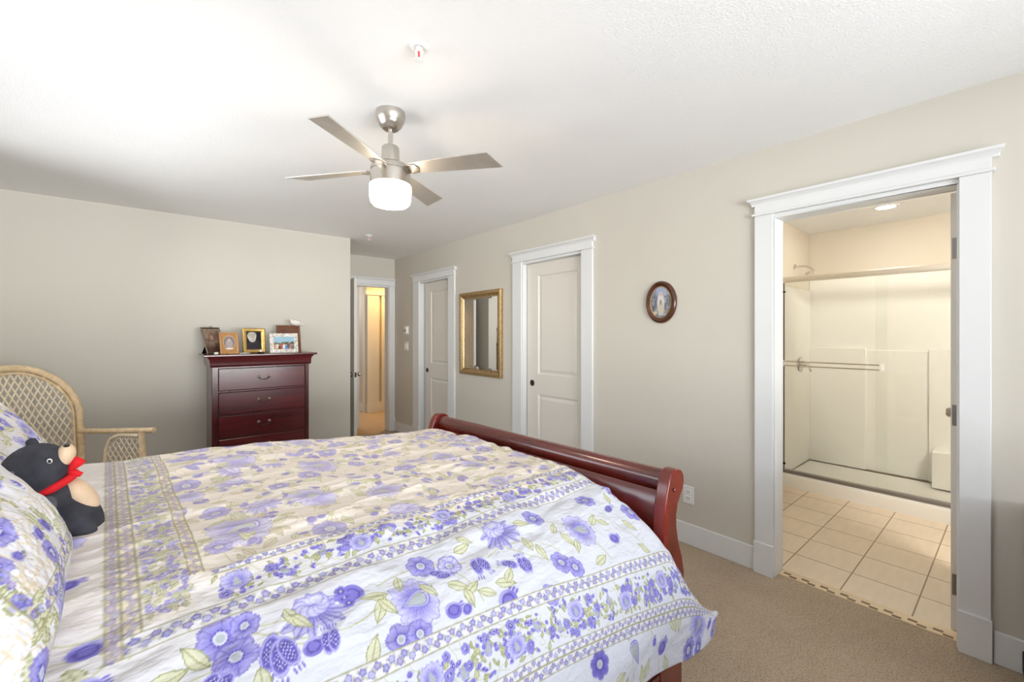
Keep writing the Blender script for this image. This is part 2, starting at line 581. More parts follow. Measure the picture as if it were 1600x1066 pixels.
# two-panel sliding pocket doors in the right wall
def pocket_door(name, y0, y1, pull_y, pull_z, label):
    xf = XR + 0.045
    m = MB()
    m.box(xf, xf + 0.035, y0, y1, 0.008, 2.03)
    o = None

    def panel(mm, a, b, z0, z1):
        # sunk moulding ring around a raised field, modelled as frustums
        k = [(0.0, 0.0), (0.006, -0.008), (0.022, -0.008), (0.034, 0.004)]
        vs = []
        for off, d in k:
            for yy, zz in ((a + off, z0 + off), (b - off, z0 + off), (b - off, z1 - off), (a + off, z1 - off)):
                vs.append((xf - 0.0005 - d, yy, zz))
        fs = []
        for i in range(len(k) - 1):
            for j in range(4):
                fs.append((i * 4 + j, i * 4 + (j + 1) % 4, (i + 1) * 4 + (j + 1) % 4, (i + 1) * 4 + j))
        fs.append((12, 13, 14, 15))
        mm.add([(x + 0.004 if False else x, y, z) for x, y, z in vs], fs)

    mm = MB()
    # door leaf: stiles, rails and sunk panels
    a, b = y0, y1
    pa, pb = y0 + 0.085, y1 - 0.145
    zs = [(0.17, 0.82), (1.005, 1.915)]
    mm.box(xf + 0.012, xf + 0.035, a, b, 0.008, 2.03)
    mm.box(xf, xf + 0.012, a, pa, 0.008, 2.03)
    mm.box(xf, xf + 0.012, pb, b, 0.008, 2.03)
    mm.box(xf, xf + 0.012, pa, pb, 0.008, zs[0][0])
    mm.box(xf, xf + 0.012, pa, pb, zs[0][1], zs[1][0])
    mm.box(xf, xf + 0.012, pa, pb, zs[1][1], 2.03)
    o = struct(name, mm, 'door', label)
    for z0, z1 in zs:
        pm = MB()
        k = [(0.0, 0.0), (0.010, 0.010), (0.020, 0.0115), (0.045, 0.003)]
        vs = []
        for off, d in k:
            for yy, zz in ((pa + off, z0 + off), (pb - off, z0 + off), (pb - off, z1 - off), (pa + off, z1 - off)):
                vs.append((xf + d, yy, zz))
        fs = []
        for i in range(3):
            for j in range(4):
                fs.append((i * 4 + j, i * 4 + (j + 1) % 4, (i + 1) * 4 + (j + 1) % 4, (i + 1) * 4 + j))
        fs.append((12, 13, 14, 15))
        pm.add(vs, fs)
        pm.build('door_panel', 'door', o)
    A = Matrix.Rotation(-PI / 2, 3, 'Y')
    MB().lathe([(0.0, 0.002), (0.012, 0.002), (0.019, 0.001), (0.022, 0.0045), (0.026, 0.0055), (0.029, 0.003), (0.029, -0.002)],
               (xf, pull_y, pull_z), 28, A).build('door_pull', 'bronze', o, smooth=40)
    return o


pocket_door('door_1', CLB[0] + 0.002, CLB[1] - 0.02, 2.963, 0.917, 'closed white two panel pocket door right of the mirror')
pocket_door('door_2', CLA[0] + 0.002, CLA[1] - 0.06, 4.945, 0.91, 'closed white two panel pocket door left of the mirror')
struct('wall_closet', MB().box(XR + WT + 0.01, XR + WT + 0.03, 2.1, 5.4, 0, CH), 'wall')


# hinged doors that stand open
def swing_door(name, T, length, knob_at, label, thick=0.035):
    m = MB(T)
    pa, pb = 0.11, length - 0.11
    zs = [(0.2, 0.82), (1.0, 1.9)]
    m.box(0, length, -thick / 2 + 0.008, thick / 2 - 0.008, 0.01, 2.025)
    for s in (-1, 1):
        f0, f1 = sorted((s * (thick / 2 - 0.008), s * thick / 2))
        m.box(0, pa, f0, f1, 0.01, 2.025).box(pb, length, f0, f1, 0.01, 2.025)
        m.box(pa, pb, f0, f1, 0.01, zs[0][0]).box(pa, pb, f0, f1, zs[0][1], zs[1][0]).box(pa, pb, f0, f1, zs[1][1], 2.025)
    o = struct(name, m, 'door', label)
    for s in (-1, 1):
        k = MB(T)
        kx = length - 0.065
        A = Matrix.Rotation(-s * PI / 2, 3, 'X')
        k.lathe([(0.030, 0), (0.030, 0.006), (0.012, 0.010), (0.010, 0.036), (0.024, 0.044), (0.027, 0.056), (0.020, 0.066), (0.0, 0.068)],
                (kx, s * thick / 2, knob_at), 24, A)
        k.build('door_knob', 'nickel', o, smooth=40)
    l = MB(T)
    l.box(length, length + 0.002, -0.011, 0.011, knob_at - 0.028, knob_at + 0.028)
    l.build('latch_plate', 'bronze', o)
    h = None
    for z in (0.22, 1.0, 1.77):
        MB(T).box(-0.003, 0.001, -0.016, 0.013, z - 0.048, z + 0.048).build('hinge', 'hinge', o)
    return o


# bathroom door, folded back into the bathroom; its hinge edge faces the bedroom
swing_door('door_3', lambda p: (XR + WT + 0.012 + p[0], 0.196 + p[1], p[2]), 0.70, 0.93, 'white bathroom door standing open, seen on its hinge edge')
# entry door, folded back into the alcove; its latch edge faces the bedroom
ea = math.radians(-86)
swing_door('door_4', lambda p: (1.795 + p[0] * math.cos(ea) - p[1] * math.sin(ea) * 1, 5.78 + p[0] * math.sin(ea) + p[1] * math.cos(ea), p[2]), 0.78, 0.90,
           'white entry door standing open in the alcove, seen on its latch edge')

# bathroom shell
struct('wall_bath_left', MB().box(XR + WT, 5.40, 1.464, 1.56, 0, CH), 'wall_bath')
struct('wall_bath_back', MB().box(5.40, 5.52, -1.0, 1.56, 0, CH), 'wall_bath')
struct('wall_bath_right', MB().box(XR + WT, 5.40, -1.1, -1.0, 0, CH), 'wall_bath')
m = MB()
thr = struct('trim_5', MB().box(XR + 0.05, XR + 0.128, BATH[0] + 0.008, BATH[1] - 0.008, -0.05, 0.003), 'stone_a', 'mosaic strip across the bathroom doorway')
mb = MB()
for i in range(8):
    y = 0.20 + i * 0.088
    mb.box(XR + 0.056, XR + 0.074, y, y + 0.034, 0.0, 0.0042)
    mb.box(XR + 0.077, XR + 0.095, y + 0.034, y + 0.068, 0.0, 0.0042)
mb.build('mosaic_inlay', 'stone_b', thr)

# hall beyond the entry
struct('wall_hall_right', MB().box(2.93, 3.05, 7.42, 9.6, 0, CH), 'wall')
struct('wall_hall_left', MB().box(0.9, 1.02, YE + WT, 9.6, 0, CH), 'wall')
struct('wall_hall_end', MB().box(1.02, 2.93, 9.48, 9.6, 0, CH), 'wall')
struct('wall_hall_closet', MB().box(3.05, 4.0, 7.42, 7.5, 0, CH).box(3.9, 4.0, 5.93, 7.42, 0, CH), 'wall_bath')
struct('baseboard_hall', MB().box(2.916, 2.93, 7.51, 9.48, 0, 0.136), 'trim', bevel=0.003)
struct('trim_6', MB().box(2.905, 2.93, 7.43, 7.52, 0, 2.06), 'trim', 'white casing of the hall closet')
struct('trim_8', MB().box(2.935, 3.14, 7.37, 7.419, 0.175, 2.058), 'trim', 'lit lining of the hall closet')
struct('trim_9', MB().box(3.19, 3.88, 7.37, 7.419, 0.175, 2.058), 'trim')
struct('trim_10', MB().box(2.90, 3.88, 7.355, 7.419, 2.06, 2.14), 'trim')
struct('baseboard_closet', MB().box(2.932, 3.88, 7.360, 7.419, 0, 0.172), 'trim')
struct('trim_7', MB().box(2.320, 2.366, 6.25, 6.33, 0, 2.30), 'trim', 'narrow white casing in the hall')
struct('wall_hall_return', MB().box(1.02, 2.320, 6.27, 6.33, 0, CH), 'wall')
m = MB()
m.box(2.916, 2.93, 8.12, 8.22, 1.30, 1.42)
t_ = tag(m.build('hall_thermostat', 'white', bevel=0.004), 'small white thermostat on the hall wall seen through the entry doorway', 'thermostat')
m = MB()
m.box(2.921, 2.93, 8.06, 8.15, 1.10, 1.22)
tag(m.build('hall_switch', 'white', bevel=0.003), 'small white switch plate under the hall thermostat', 'light switch')

# ------------------------------------------------------------------ shower
t = thing('bathing_tray', 'low white shower pan with rounded front curb behind the tiled floor', 'shower tray', (4.9, 0.7, 0.0))
m = MB(lambda p: (p[0] - 4.9, p[1] - 0.7, p[2]))
prof = [(4.40, 0.0), (4.40, 0.085), (4.405, 0.1), (4.42, 0.108), (4.52, 0.108), (4.54, 0.09), (4.55, 0.05), (5.325, 0.045), (5.325, 0.0)]
m.prism(prof, lambda a, b, k: (a, (-0.08, 1.442)[k], b))
m.build('pan', 'surround', t, smooth=35)

m = MB()
m.box(5.375, 5.395, -0.09, 1.462, 0.05, 2.0)
for a_, b_, x_, z_ in ((0.98, 1.452, 5.335, 1.235), (0.52, 1.0, 5.362, 1.222), (-0.085, 0.54, 5.335, 1.24)):
    m.box(x_, 5.376, a_, b_, 0.05, z_)
m.box(5.12, 5.34, -0.085, 0.50, 0.06, 0.37)
m.box(4.55, 5.376, 1.447, 1.462, 0.05, 1.83)
o = tag(m.build('wall_shower', 'surround', bevel=0.008, seg=3), 'moulded white shower wall surround with ledges behind the glass', None, None, 'structure')

t = thing('shower_door', 'framed sliding clear glass shower door with towel bar in the bathroom', 'shower door', (4.47, 0.7, 0.108))
Tt = lambda p: (p[0] - 4.47, p[1] - 0.7, p[2] - 0.108)
m = MB(Tt)
m.prism([(4.445, 1.845), (4.44, 1.86), (4.443, 1.885), (4.452, 1.895), (4.50, 1.895), (4.505, 1.845)], lambda a, b, k: (a, (-0.08, 1.44)[k], b))
m.build('header_rail', 'satin', t, smooth=30)
MB(Tt).box(4.4435, 4.446, 0.0, 0.545, 1.866, 1.878).build('header_grille', 'slot', t)
m = MB(Tt).box(4.445, 4.505, -0.08, 1.44, 0.109, 0.135)
m.build('bottom_track', 'hinge', t, bevel=0.004)
for y in (1.425, -0.08):
    MB(Tt).box(4.447, 4.503, y, y + 0.018, 0.135, 1.845).build('side_jamb', 'satin', t, bevel=0.003)
MB(Tt).box(4.458, 4.464, 0.69, 1.41, 0.14, 1.85).build('glass_panel', 'glass', t)
MB(Tt).box(4.484, 4.490, -0.05, 0.76, 0.14, 1.85).build('glass_panel', 'glass', t)
MB(Tt).box(4.455, 4.467, 1.408, 1.414, 0.14, 1.84).build('edge_seal', 'slot', t)
m = MB(Tt)
for z in (1.09, 1.128):
    m.tube([(4.405, 0.715, z), (4.405, 1.405, z)], 0.0055, 10)
tb = m.build('towel_bar', 'chrome', t, smooth=40)
for y in (0.715, 1.405):
    MB(Tt).box(4.396, 4.458, y - 0.011, y + 0.011, 1.082, 1.136).build('bar_bracket', 'white', tb, bevel=0.003)
for z in (0.19, 1.76):
    MB(Tt).box(4.45, 4.47, 1.40, 1.42, z - 0.008, z + 0.008).build('roller_clip', 'black', t)

t = thing('showerhead', 'chrome shower head on a bent arm above the shower door rail', 'shower head', (4.93, 1.462, 2.04))
Tt = lambda p: (p[0] - 4.93, p[1] - 1.462, p[2] - 2.04)
A = Matrix.Rotation(PI / 2, 3, 'X')
MB(Tt).lathe([(0.03, 0.0), (0.028, 0.006), (0.014, 0.012), (0.0, 0.012)], (4.93, 1.462, 2.04), 24, A).build('wall_flange', 'chrome', t, smooth=40)
m = MB(Tt)
m.tube([(4.93, 1.462, 2.04), (4.935, 1.42, 2.045), (4.94, 1.37, 2.04), (4.945, 1.33, 2.015), (4.95, 1.305, 1.985)], 0.010, 10)
m.build('arm', 'chrome', t, smooth=40)
A = Matrix.Rotation(math.radians(-145), 3, 'X')
MB(Tt).lathe([(0.012, -0.005), (0.016, 0.01), (0.03, 0.03), (0.042, 0.05), (0.042, 0.06), (0.0, 0.062)], (4.95, 1.312, 1.992), 24, A).build('spray_head', 'chrome', t, smooth=40)

t = thing('shower_valve', 'chrome shower valve with lever handle behind the glass', 'tap', (5.03, 1.44, 1.07))
Tt = lambda p: (p[0] - 5.03, p[1] - 1.44, p[2] - 1.07)
A = Matrix.Rotation(PI / 2, 3, 'X')
MB(Tt).lathe([(0.075, 0), (0.073, 0.006), (0.04, 0.012), (0.03, 0.04), (0.026, 0.055), (0.0, 0.056)], (5.03, 1.44, 1.07), 28, A).build('escutcheon', 'chrome', t, smooth=40)
MB(Tt).tube([(5.03, 1.395, 1.07), (5.06, 1.388, 1.06), (5.10, 1.383, 1.035), (5.115, 1.38, 1.0)], [0.012, 0.011, 0.009, 0.011], 10).build('lever', 'chrome', t, smooth=40)

t = thing('ceiling_downlight', 'round lit recessed light in the bathroom ceiling above the shower', 'ceiling light', (4.715, 0.736, CH))
MB().lathe([(0.062, -0.001), (0.066, -0.008), (0.085, -0.006), (0.09, 0.0)], (0, 0, 0), 36).build('trim_ring', 'white', t, smooth=40)
MB().lathe([(0.0, -0.003), (0.062, -0.003)], (0, 0, 0), 36).build('lens', 'glow2', t)

# ------------------------------------------------------------------ things on the walls
t = thing('wall_mirror', 'rectangular wall mirror in a mottled gold frame between two white doors', 'mirror', (XR, 3.716, 0.93))
Tm = lambda p: (-p[1], p[0], p[2])
hw, hz = 0.373, 0.90
prof = [(0.0, 0.0), (0.0, 0.022), (0.012, 0.034), (0.03, 0.036), (0.05, 0.026), (0.058, 0.018), (0.066, 0.02), (0.07, 0.012)]
m = MB(Tm)
vs, fs = [], []
for off, d in prof:
    for a, b in ((-hw + off, off), (hw - off, off), (hw - off, hz - off), (-hw + off, hz - off)):
        vs.append((a, d, b))
for i in range(len(prof) - 1):
    for j in range(4):
        fs.append((i * 4 + j, i * 4 + (j + 1) % 4, (i + 1) * 4 + (j + 1) % 4, (i + 1) * 4 + j))
m.add(vs, fs)
m.build('mirror_frame', 'bronze_frame', t, smooth=25)
vs, fs = [], []
for off, d in ((0.068, 0.0118), (0.088, 0.014)):
    for a, b in ((-hw + off, off), (hw - off, off), (hw - off, hz - off), (-hw + off, hz - off)):
        vs.append((a, d, b))
for j in range(4):
    fs.append((j, (j + 1) % 4, 4 + (j + 1) % 4, 4 + j))
fs.append((4, 5, 6, 7))
MB(Tm).add(vs, fs).build('mirror_glass', 'mirror', t)


def raster(n, m, fn):
    V, U = np.meshgrid(np.linspace(0, 1, n), np.linspace(0, 1, m), indexing='ij')
    return fn(U, V)


def srgb(c):
    c = np.asarray(c, float) / 255
    return np.where(c <= 0.04045, c / 12.92, ((c + 0.055) / 1.055) ** 2.4)


def vnoise(U, V, fu, fv, seed, octaves=3):
    out = np.zeros_like(U)
    amp = 1.0
    tot = 0
    for o in range(octaves):
        r = np.random.default_rng(seed + o * 17)
        g = r.random((int(fv) + 3, int(fu) + 3))
        x = (U - U.min()) / max(np.ptp(U), 1e-9) * fu
        y = (V - V.min()) / max(np.ptp(V), 1e-9) * fv
        xi, yi = x.astype(int), y.astype(int)
        xf, yf = x - xi, y - yi
        xf = xf * xf * (3 - 2 * xf)
        yf = yf * yf * (3 - 2 * yf)
        a = g[yi, xi] * (1 - xf) + g[yi, xi + 1] * xf
        b = g[yi + 1, xi] * (1 - xf) + g[yi + 1, xi + 1] * xf
        out += amp * (a * (1 - yf) + b * yf)
        tot += amp
        amp *= 0.5
        fu, fv = fu * 2, fv * 2
    return out / tot - 0.5


def blend(img, mask, col):
    mask = np.clip(mask, 0, 1)[..., None]
    return img * (1 - mask) + srgb(col) * mask


def ell(U, V, cu, cv, ru, rv, soft=0.15):
    d = np.sqrt(((U - cu) / ru) ** 2 + ((V - cv) / rv) ** 2)
    return np.clip((1 - d) / soft + 0.5, 0, 1)


t = thing('oval_picture', 'oval picture of a pale robed figure in a dark brown wooden frame on the wall', 'picture', (XR, 1.607, 1.594))
A = Matrix.Rotation(-PI / 2, 3, 'Y')
ov = [(0.115, 0.0), (0.115, 0.012), (0.110, 0.020), (0.100, 0.024), (0.092, 0.021), (0.084, 0.014), (0.080, 0.013), (0.078, 0.009)]
# ellipse 0.115 wide, 0.145 tall
m = MB()
n = 64
vs, fs = [], []
for r, d in ov:
    for k in range(n):
        a = 2 * PI * k / n
        vs.append((-d, r * math.cos(a), (r + 0.030) * math.sin(a)))
for i in range(len(ov) - 1):
    for k in range(n):
        fs.append((i * n + k, i * n + (k + 1) % n, (i + 1) * n + (k + 1) % n, (i + 1) * n + k))
m.add(vs, fs).build('oval_frame', 'brownwood', t, smooth=40)
m = MB()
m.tube([(-0.0115, 0.0785 * math.cos(2 * PI * k / 64), 0.1085 * math.sin(2 * PI * k / 64)) for k in range(64)], 0.0028, 8, True)
m.build('gilt_rim', 'gold', t, smooth=40)


def oval_img(U, V):
    img = np.ones(U.shape + (3,)) * srgb((112, 116, 124))
    nn = vnoise(U, V, 7, 9, 5)
    img = blend(img, np.clip(nn * 3, 0, 1), (176, 178, 184))
    img = blend(img, np.clip(-nn * 2.5, 0, 1), (72, 74, 84))
    img = blend(img, ell(U, V, 0.5, 0.86, 0.26, 0.2, 0.8) * 0.8, (168, 176, 206))
    img = blend(img, ell(U, V, 0.5, 0.45, 0.17, 0.34, 0.4), (214, 208, 208))
    img = blend(img, ell(U, V, 0.5, 0.34, 0.13, 0.22, 0.3), (196, 186, 164))
    img = blend(img, ell(U, V, 0.5, 0.73, 0.05, 0.055, 0.4), (206, 176, 140))
    img = blend(img, ell(U, V, 0.5, 0.5, 0.04, 0.1, 0.6) * 0.7, (96, 88, 84))
    img = blend(img, ell(U, V, 0.22, 0.16, 0.1, 0.05, 0.6), (198, 192, 176))
    img = blend(img, ell(U, V, 0.78, 0.2, 0.08, 0.05, 0.6), (150, 140, 110))
    return img


nr, na = 40, 72
rr = np.linspace(0.0005, 1, nr)[:, None]
aa = np.linspace(0, 2 * PI, na)[None, :]
UU = 0.5 - 0.5 * rr * np.cos(aa)
VV = 0.5 + 0.5 * rr * np.sin(aa)
P = np.stack([np.full_like(UU, -0.0095), 0.0785 * rr * np.cos(aa), 0.1085 * rr * np.sin(aa)], -1)
grid_object('picture_print', P, 'photo', t, oval_img(UU, VV))


def plate(name, label, cat, y, z, hwid, hhgt, kind, group=None):
    t = thing(name, label, cat, (XR, y, z), 0, group)
    MB().box(-0.006, 0, -hwid, hwid, -hhgt, hhgt).build('cover_plate', 'white', t, bevel=0.003)
    if kind == 'outlet':
        for s in (-1, 1):
            r = MB().box(-0.0085, -0.005, -0.017, 0.017, s * 0.021 - 0.014, s * 0.021 + 0.014).build('receptacle', 'white', t, bevel=0.002)
            q = MB()
            q.box(-0.0088, -0.008, -0.008, -0.005, s * 0.021 - 0.004, s * 0.021 + 0.006)
            q.box(-0.0088, -0.008, 0.005, 0.008, s * 0.021 - 0.004, s * 0.021 + 0.006)
            q.box(-0.0088, -0.008, -0.002, 0.002, s * 0.021 - 0.010, s * 0.021 - 0.007)
            q.build('slots', 'slot', r)
    if kind == 'switch':
        for s in (-0.5, 0.5):
            MB().box(-0.011, -0.005, s * 0.046 * 2 * 0.5 - 0.016, s * 0.046 * 2 * 0.5 + 0.016, -0.033, 0.033).build('rocker', 'white', t, bevel=0.002)
    if kind == 'thermostat':
        MB().box(-0.030, -0.005, -hwid * 0.8, hwid * 0.8, -hhgt * 0.8, hhgt * 0.8).build('housing', 'white', t, bevel=0.006)
        A = Matrix.Rotation(-PI / 2, 3, 'Y')
        MB().lathe([(0.018, 0), (0.017, 0.006), (0.0, 0.007)], (-0.030, 0, -0.005), 20, A).build('dial', 'hinge', t, smooth=40)
    return t


plate('wall_outlet', 'white duplex outlet low on the wall right of the bed footboard', 'outlet', 1.41, 0.322, 0.037, 0.058, 'outlet')
plate('thermostat', 'white wall thermostat above the light switch by the entry', 'thermostat', 5.425, 1.425, 0.055, 0.06, 'thermostat')
plate('light_switch', 'white double light switch under the thermostat by the entry', 'light switch', 5.44, 1.21, 0.06, 0.06, 'switch')

# ------------------------------------------------------------------ ceiling fan and sprinklers
FC = (0.893, 1.96)
t = thing('ceiling_fan', 'four blade brushed nickel ceiling fan with a lit white drum light', 'ceiling fan', (FC[0], FC[1], CH))
MB().lathe([(0.0, -0.0005), (0.069, -0.0005), (0.070, -0.02), (0.066, -0.042), (0.060, -0.05), (0.058, -0.055), (0.052, -0.068), (0.036, -0.083), (0.028, -0.086), (0.0, -0.084)],
           (0, 0, 0), 48).build('canopy', 'nickel', t, smooth=35)
MB().lathe([(0.0115, -0.075), (0.0115, -0.185)], (0, 0, 0), 20).build('downrod', 'nickel', t, smooth=40)
MB().lathe([(0.0, -0.165), (0.036, -0.165), (0.0405, -0.172), (0.043, -0.235), (0.043, -0.250), (0.075, -0.252), (0.090, -0.262), (0.093, -0.275), (0.093, -0.284), (0.0905, -0.286),
            (0.0905, -0.289), (0.094, -0.291), (0.094, -0.350), (0.0, -0.350)], (0, 0, 0), 56).build('motor_housing', 'nickel', t, smooth=35)
MB().lathe([(0.0, -0.349), (0.0925, -0.349), (0.0965, -0.354), (0.0975, -0.37), (0.0965, -0.41), (0.092, -0.434), (0.080, -0.447), (0.04, -0.454), (0.0, -0.456)], (0, 0, 0), 56).build('lamp_shade', 'glow', t, smooth=40)
pit = math.radians(-12)
for k in range(4):
    a = math.radians(36.5 + 90 * k)
    ca, sa = math.cos(a), math.sin(a)

    def TB(p, ca=ca, sa=sa):
        x, y, z = p
        y2 = y * math.cos(pit) - z * math.sin(pit)
        z2 = y * math.sin(pit) + z * math.cos(pit)
        return (x * ca - y2 * sa, x * sa + y2 * ca, z2 - 0.276)
    outline = [(0.105, -0.040), (0.20, -0.048), (0.36, -0.056), (0.500, -0.062), (0.545, 0.058), (0.36, 0.052), (0.20, 0.045), (0.105, 0.038)]
    b = MB(TB)
    b.prism(outline, lambda x, y, k: (x, y, (-0.003, 0.003)[k]))
    bo = b.build('blade', 'blade', t, bevel=0.0015)
    br = MB(TB)
    br.prism([(0.070, -0.030), (0.11, -0.036), (0.140, -0.030), (0.152, 0.0), (0.140, 0.030), (0.11, 0.036), (0.070, 0.030)], lambda x, y, k: (x, y, (-0.009, -0.0032)[k]))
    br.build('blade_bracket', 'nickel', bo, bevel=0.002)


def sprinkler(name, label, x, y, kind, group=None):
    t = thing(name, label, 'sprinkler', (x, y, CH), 0, 'ceiling sprinklers')
    MB().lathe([(0.0, -0.0005), (0.039, -0.0005), (0.038, -0.006), (0.026, -0.011), (0.020, -0.006), (0.0, -0.006)], (0, 0, 0), 32).build('escutcheon', 'white', t, smooth=40)
    f = MB()
    f.lathe([(0.011, -0.004), (0.011, -0.018), (0.006, -0.020), (0.0, -0.020)], (0, 0, 0), 20)
    for s in (-1, 1):
        f.tube([(s * 0.009, 0, -0.016), (s * 0.013, 0, -0.028), (s * 0.010, 0, -0.044), (0, 0, -0.052)], 0.0028, 8)
    f.build('frame_arms', 'white', t, smooth=40)
    MB().lathe([(0.0025, -0.018), (0.0028, -0.048)], (0, 0, 0), 12).build('bulb', 'red', t, smooth=40)
    d = MB()
    for k in range(12):
        a = 2 * PI * k / 12
        d.prism([(-0.003, 0.004), (0.003, 0.004), (0.004, 0.017), (-0.004, 0.017)], lambda p, q, z, a=a: (p * math.cos(a) - q * math.sin(a), p * math.sin(a) + q * math.cos(a), (-0.054, -0.052)[z]))
    d.lathe([(0.0, -0.055), (0.009, -0.055), (0.010, -0.051), (0.0, -0.050)], (0, 0, 0), 20)
    d.build('deflector', 'white', t)
    return t


sprinkler('fire_sprinkler', 'white ceiling sprinkler with a red bulb above the fan', 0.767, 1.44, 0)
sprinkler('fire_sprinkler', 'small ceiling sprinkler near the entry alcove', 1.83, 4.55, 1)

# ------------------------------------------------------------------ chest of drawers
DX0, DX1, DY0, DY1, DT = 0.415, 1.175, 4.385, 4.815, 1.20
t = thing('chest_of_drawers', 'tall dark mahogany chest of drawers against the back wall', 'dresser', ((DX0 + DX1) / 2, (DY0 + DY1) / 2, 0))
ox, oy = (DX0 + DX1) / 2, (DY0 + DY1) / 2
Td = lambda p: (p[0] - ox, p[1] - oy, p[2])
c = MB(Td)
c.box(DX0, DX0 + 0.02, DY0 + 0.004, DY1, 0.08, 1.10).box(DX1 - 0.02, DX1, DY0 + 0.004, DY1, 0.08, 1.10)
c.box(DX0 + 0.02, DX1 - 0.02, DY1 - 0.012, DY1, 0.08, 1.10)
c.box(DX0 + 0.02, DX1 - 0.02, DY0 + 0.012, DY1 - 0.012, 0.08, 0.10)
c.build('case', 'mahog_z', t, bevel=0.002)
f = MB(Td)
f.box(DX0, DX0 + 0.043, DY0, DY0 + 0.03, 0.08, 1.10).box(DX1 - 0.030, DX1, DY0, DY0 + 0.03, 0.08, 1.10)
drz = [(0.89, 1.078), (0.69, 0.872), (0.492, 0.672), (0.294, 0.474), (0.105, 0.276)]
for z in (1.080, 0.874, 0.674, 0.476, 0.278):
    f.box(DX0 + 0.043, DX1 - 0.030, DY0 + 0.008, DY0 + 0.03, z, z + 0.015 if z < 1.07 else 1.10)
f.build('face_frame', 'mahog_z', t, bevel=0.0015)
prof = [(0.0, 1.092), (0.012, 1.092), (0.014, 1.102), (0.020, 1.106), (0.016, 1.112), (0.018, 1.145), (0.024, 1.162), (0.030, 1.166), (0.034, 1.176), (0.056, 1.182), (0.060, 1.188), (0.060, 1.196), (0.055, 1.20)]
vs, fs = [], []
for off, z in prof:
    for a, b in ((DX0 - off, DY0 - off), (DX1 + off, DY0 - off), (DX1 + off, DY1 + 0.01), (DX0 - off, DY1 + 0.01)):
        vs.append((a, b, z))
for i in range(len(prof) - 1):
    for j in range(4):
        fs.append((i * 4 + j, i * 4 + (j + 1) % 4, (i + 1) * 4 + (j + 1) % 4, (i + 1) * 4 + j))
fs += [(3, 2, 1, 0), tuple(len(prof) * 4 - 4 + j for j in range(4))]
MB(Td).add(vs, fs).build('cornice', 'mahog_x', t, smooth=25)
for i, (z0, z1) in enumerate(drz):
    d = MB(Td).box(DX0 + 0.046, DX1 - 0.033, DY0 + 0.0005, DY1 - 0.03, z0, z1).build('drawer', 'mahog_x', t, bevel=0.004)
    h = MB(Td)
    cx, cz = (DX0 + DX1) / 2 + 0.005, (z0 + z1) / 2 + 0.012
    A = Matrix.Rotation(PI / 2, 3, 'X')
    for s in (-1, 1):
        MB(Td).lathe([(0.013, 0), (0.012, 0.003), (0.007, 0.005), (0.006, 0.016), (0.0, 0.018)], (cx + s * 0.042, DY0 + 0.0005, cz), 20, A).build('rosette', 'pewter', d, smooth=40)
    h = MB(Td)
    h.tube([(cx + 0.042 * math.cos(a) * (1 if abs(math.cos(a)) > .3 else 1), DY0 - 0.016, cz - 0.026 * math.sin(a)) for a in np.linspace(0, PI, 17)], 0.0035, 8)
    h.build('bail_handle', 'bronze', d, smooth=40)
b = MB(Td)
b.prism([(DX0 - 0.004, 0.0), (DX0 + 0.10, 0.0), (DX0 + 0.12, 0.05), (DX1 - 0.12, 0.05), (DX1 - 0.10, 0.0), (DX1 + 0.004, 0.0), (DX1 + 0.004, 0.09), (DX0 - 0.004, 0.09)],
        lambda a, z, k: (a, (DY0 - 0.006, DY0 + 0.02)[k], z))
b.box(DX0 - 0.004, DX0 + 0.02, DY0 + 0.02, DY1, 0.0, 0.09).box(DX1 - 0.02, DX1 + 0.004, DY0 + 0.02, DY1, 0.0, 0.09)
b.build('bracket_base', 'mahog_x', t, bevel=0.002)


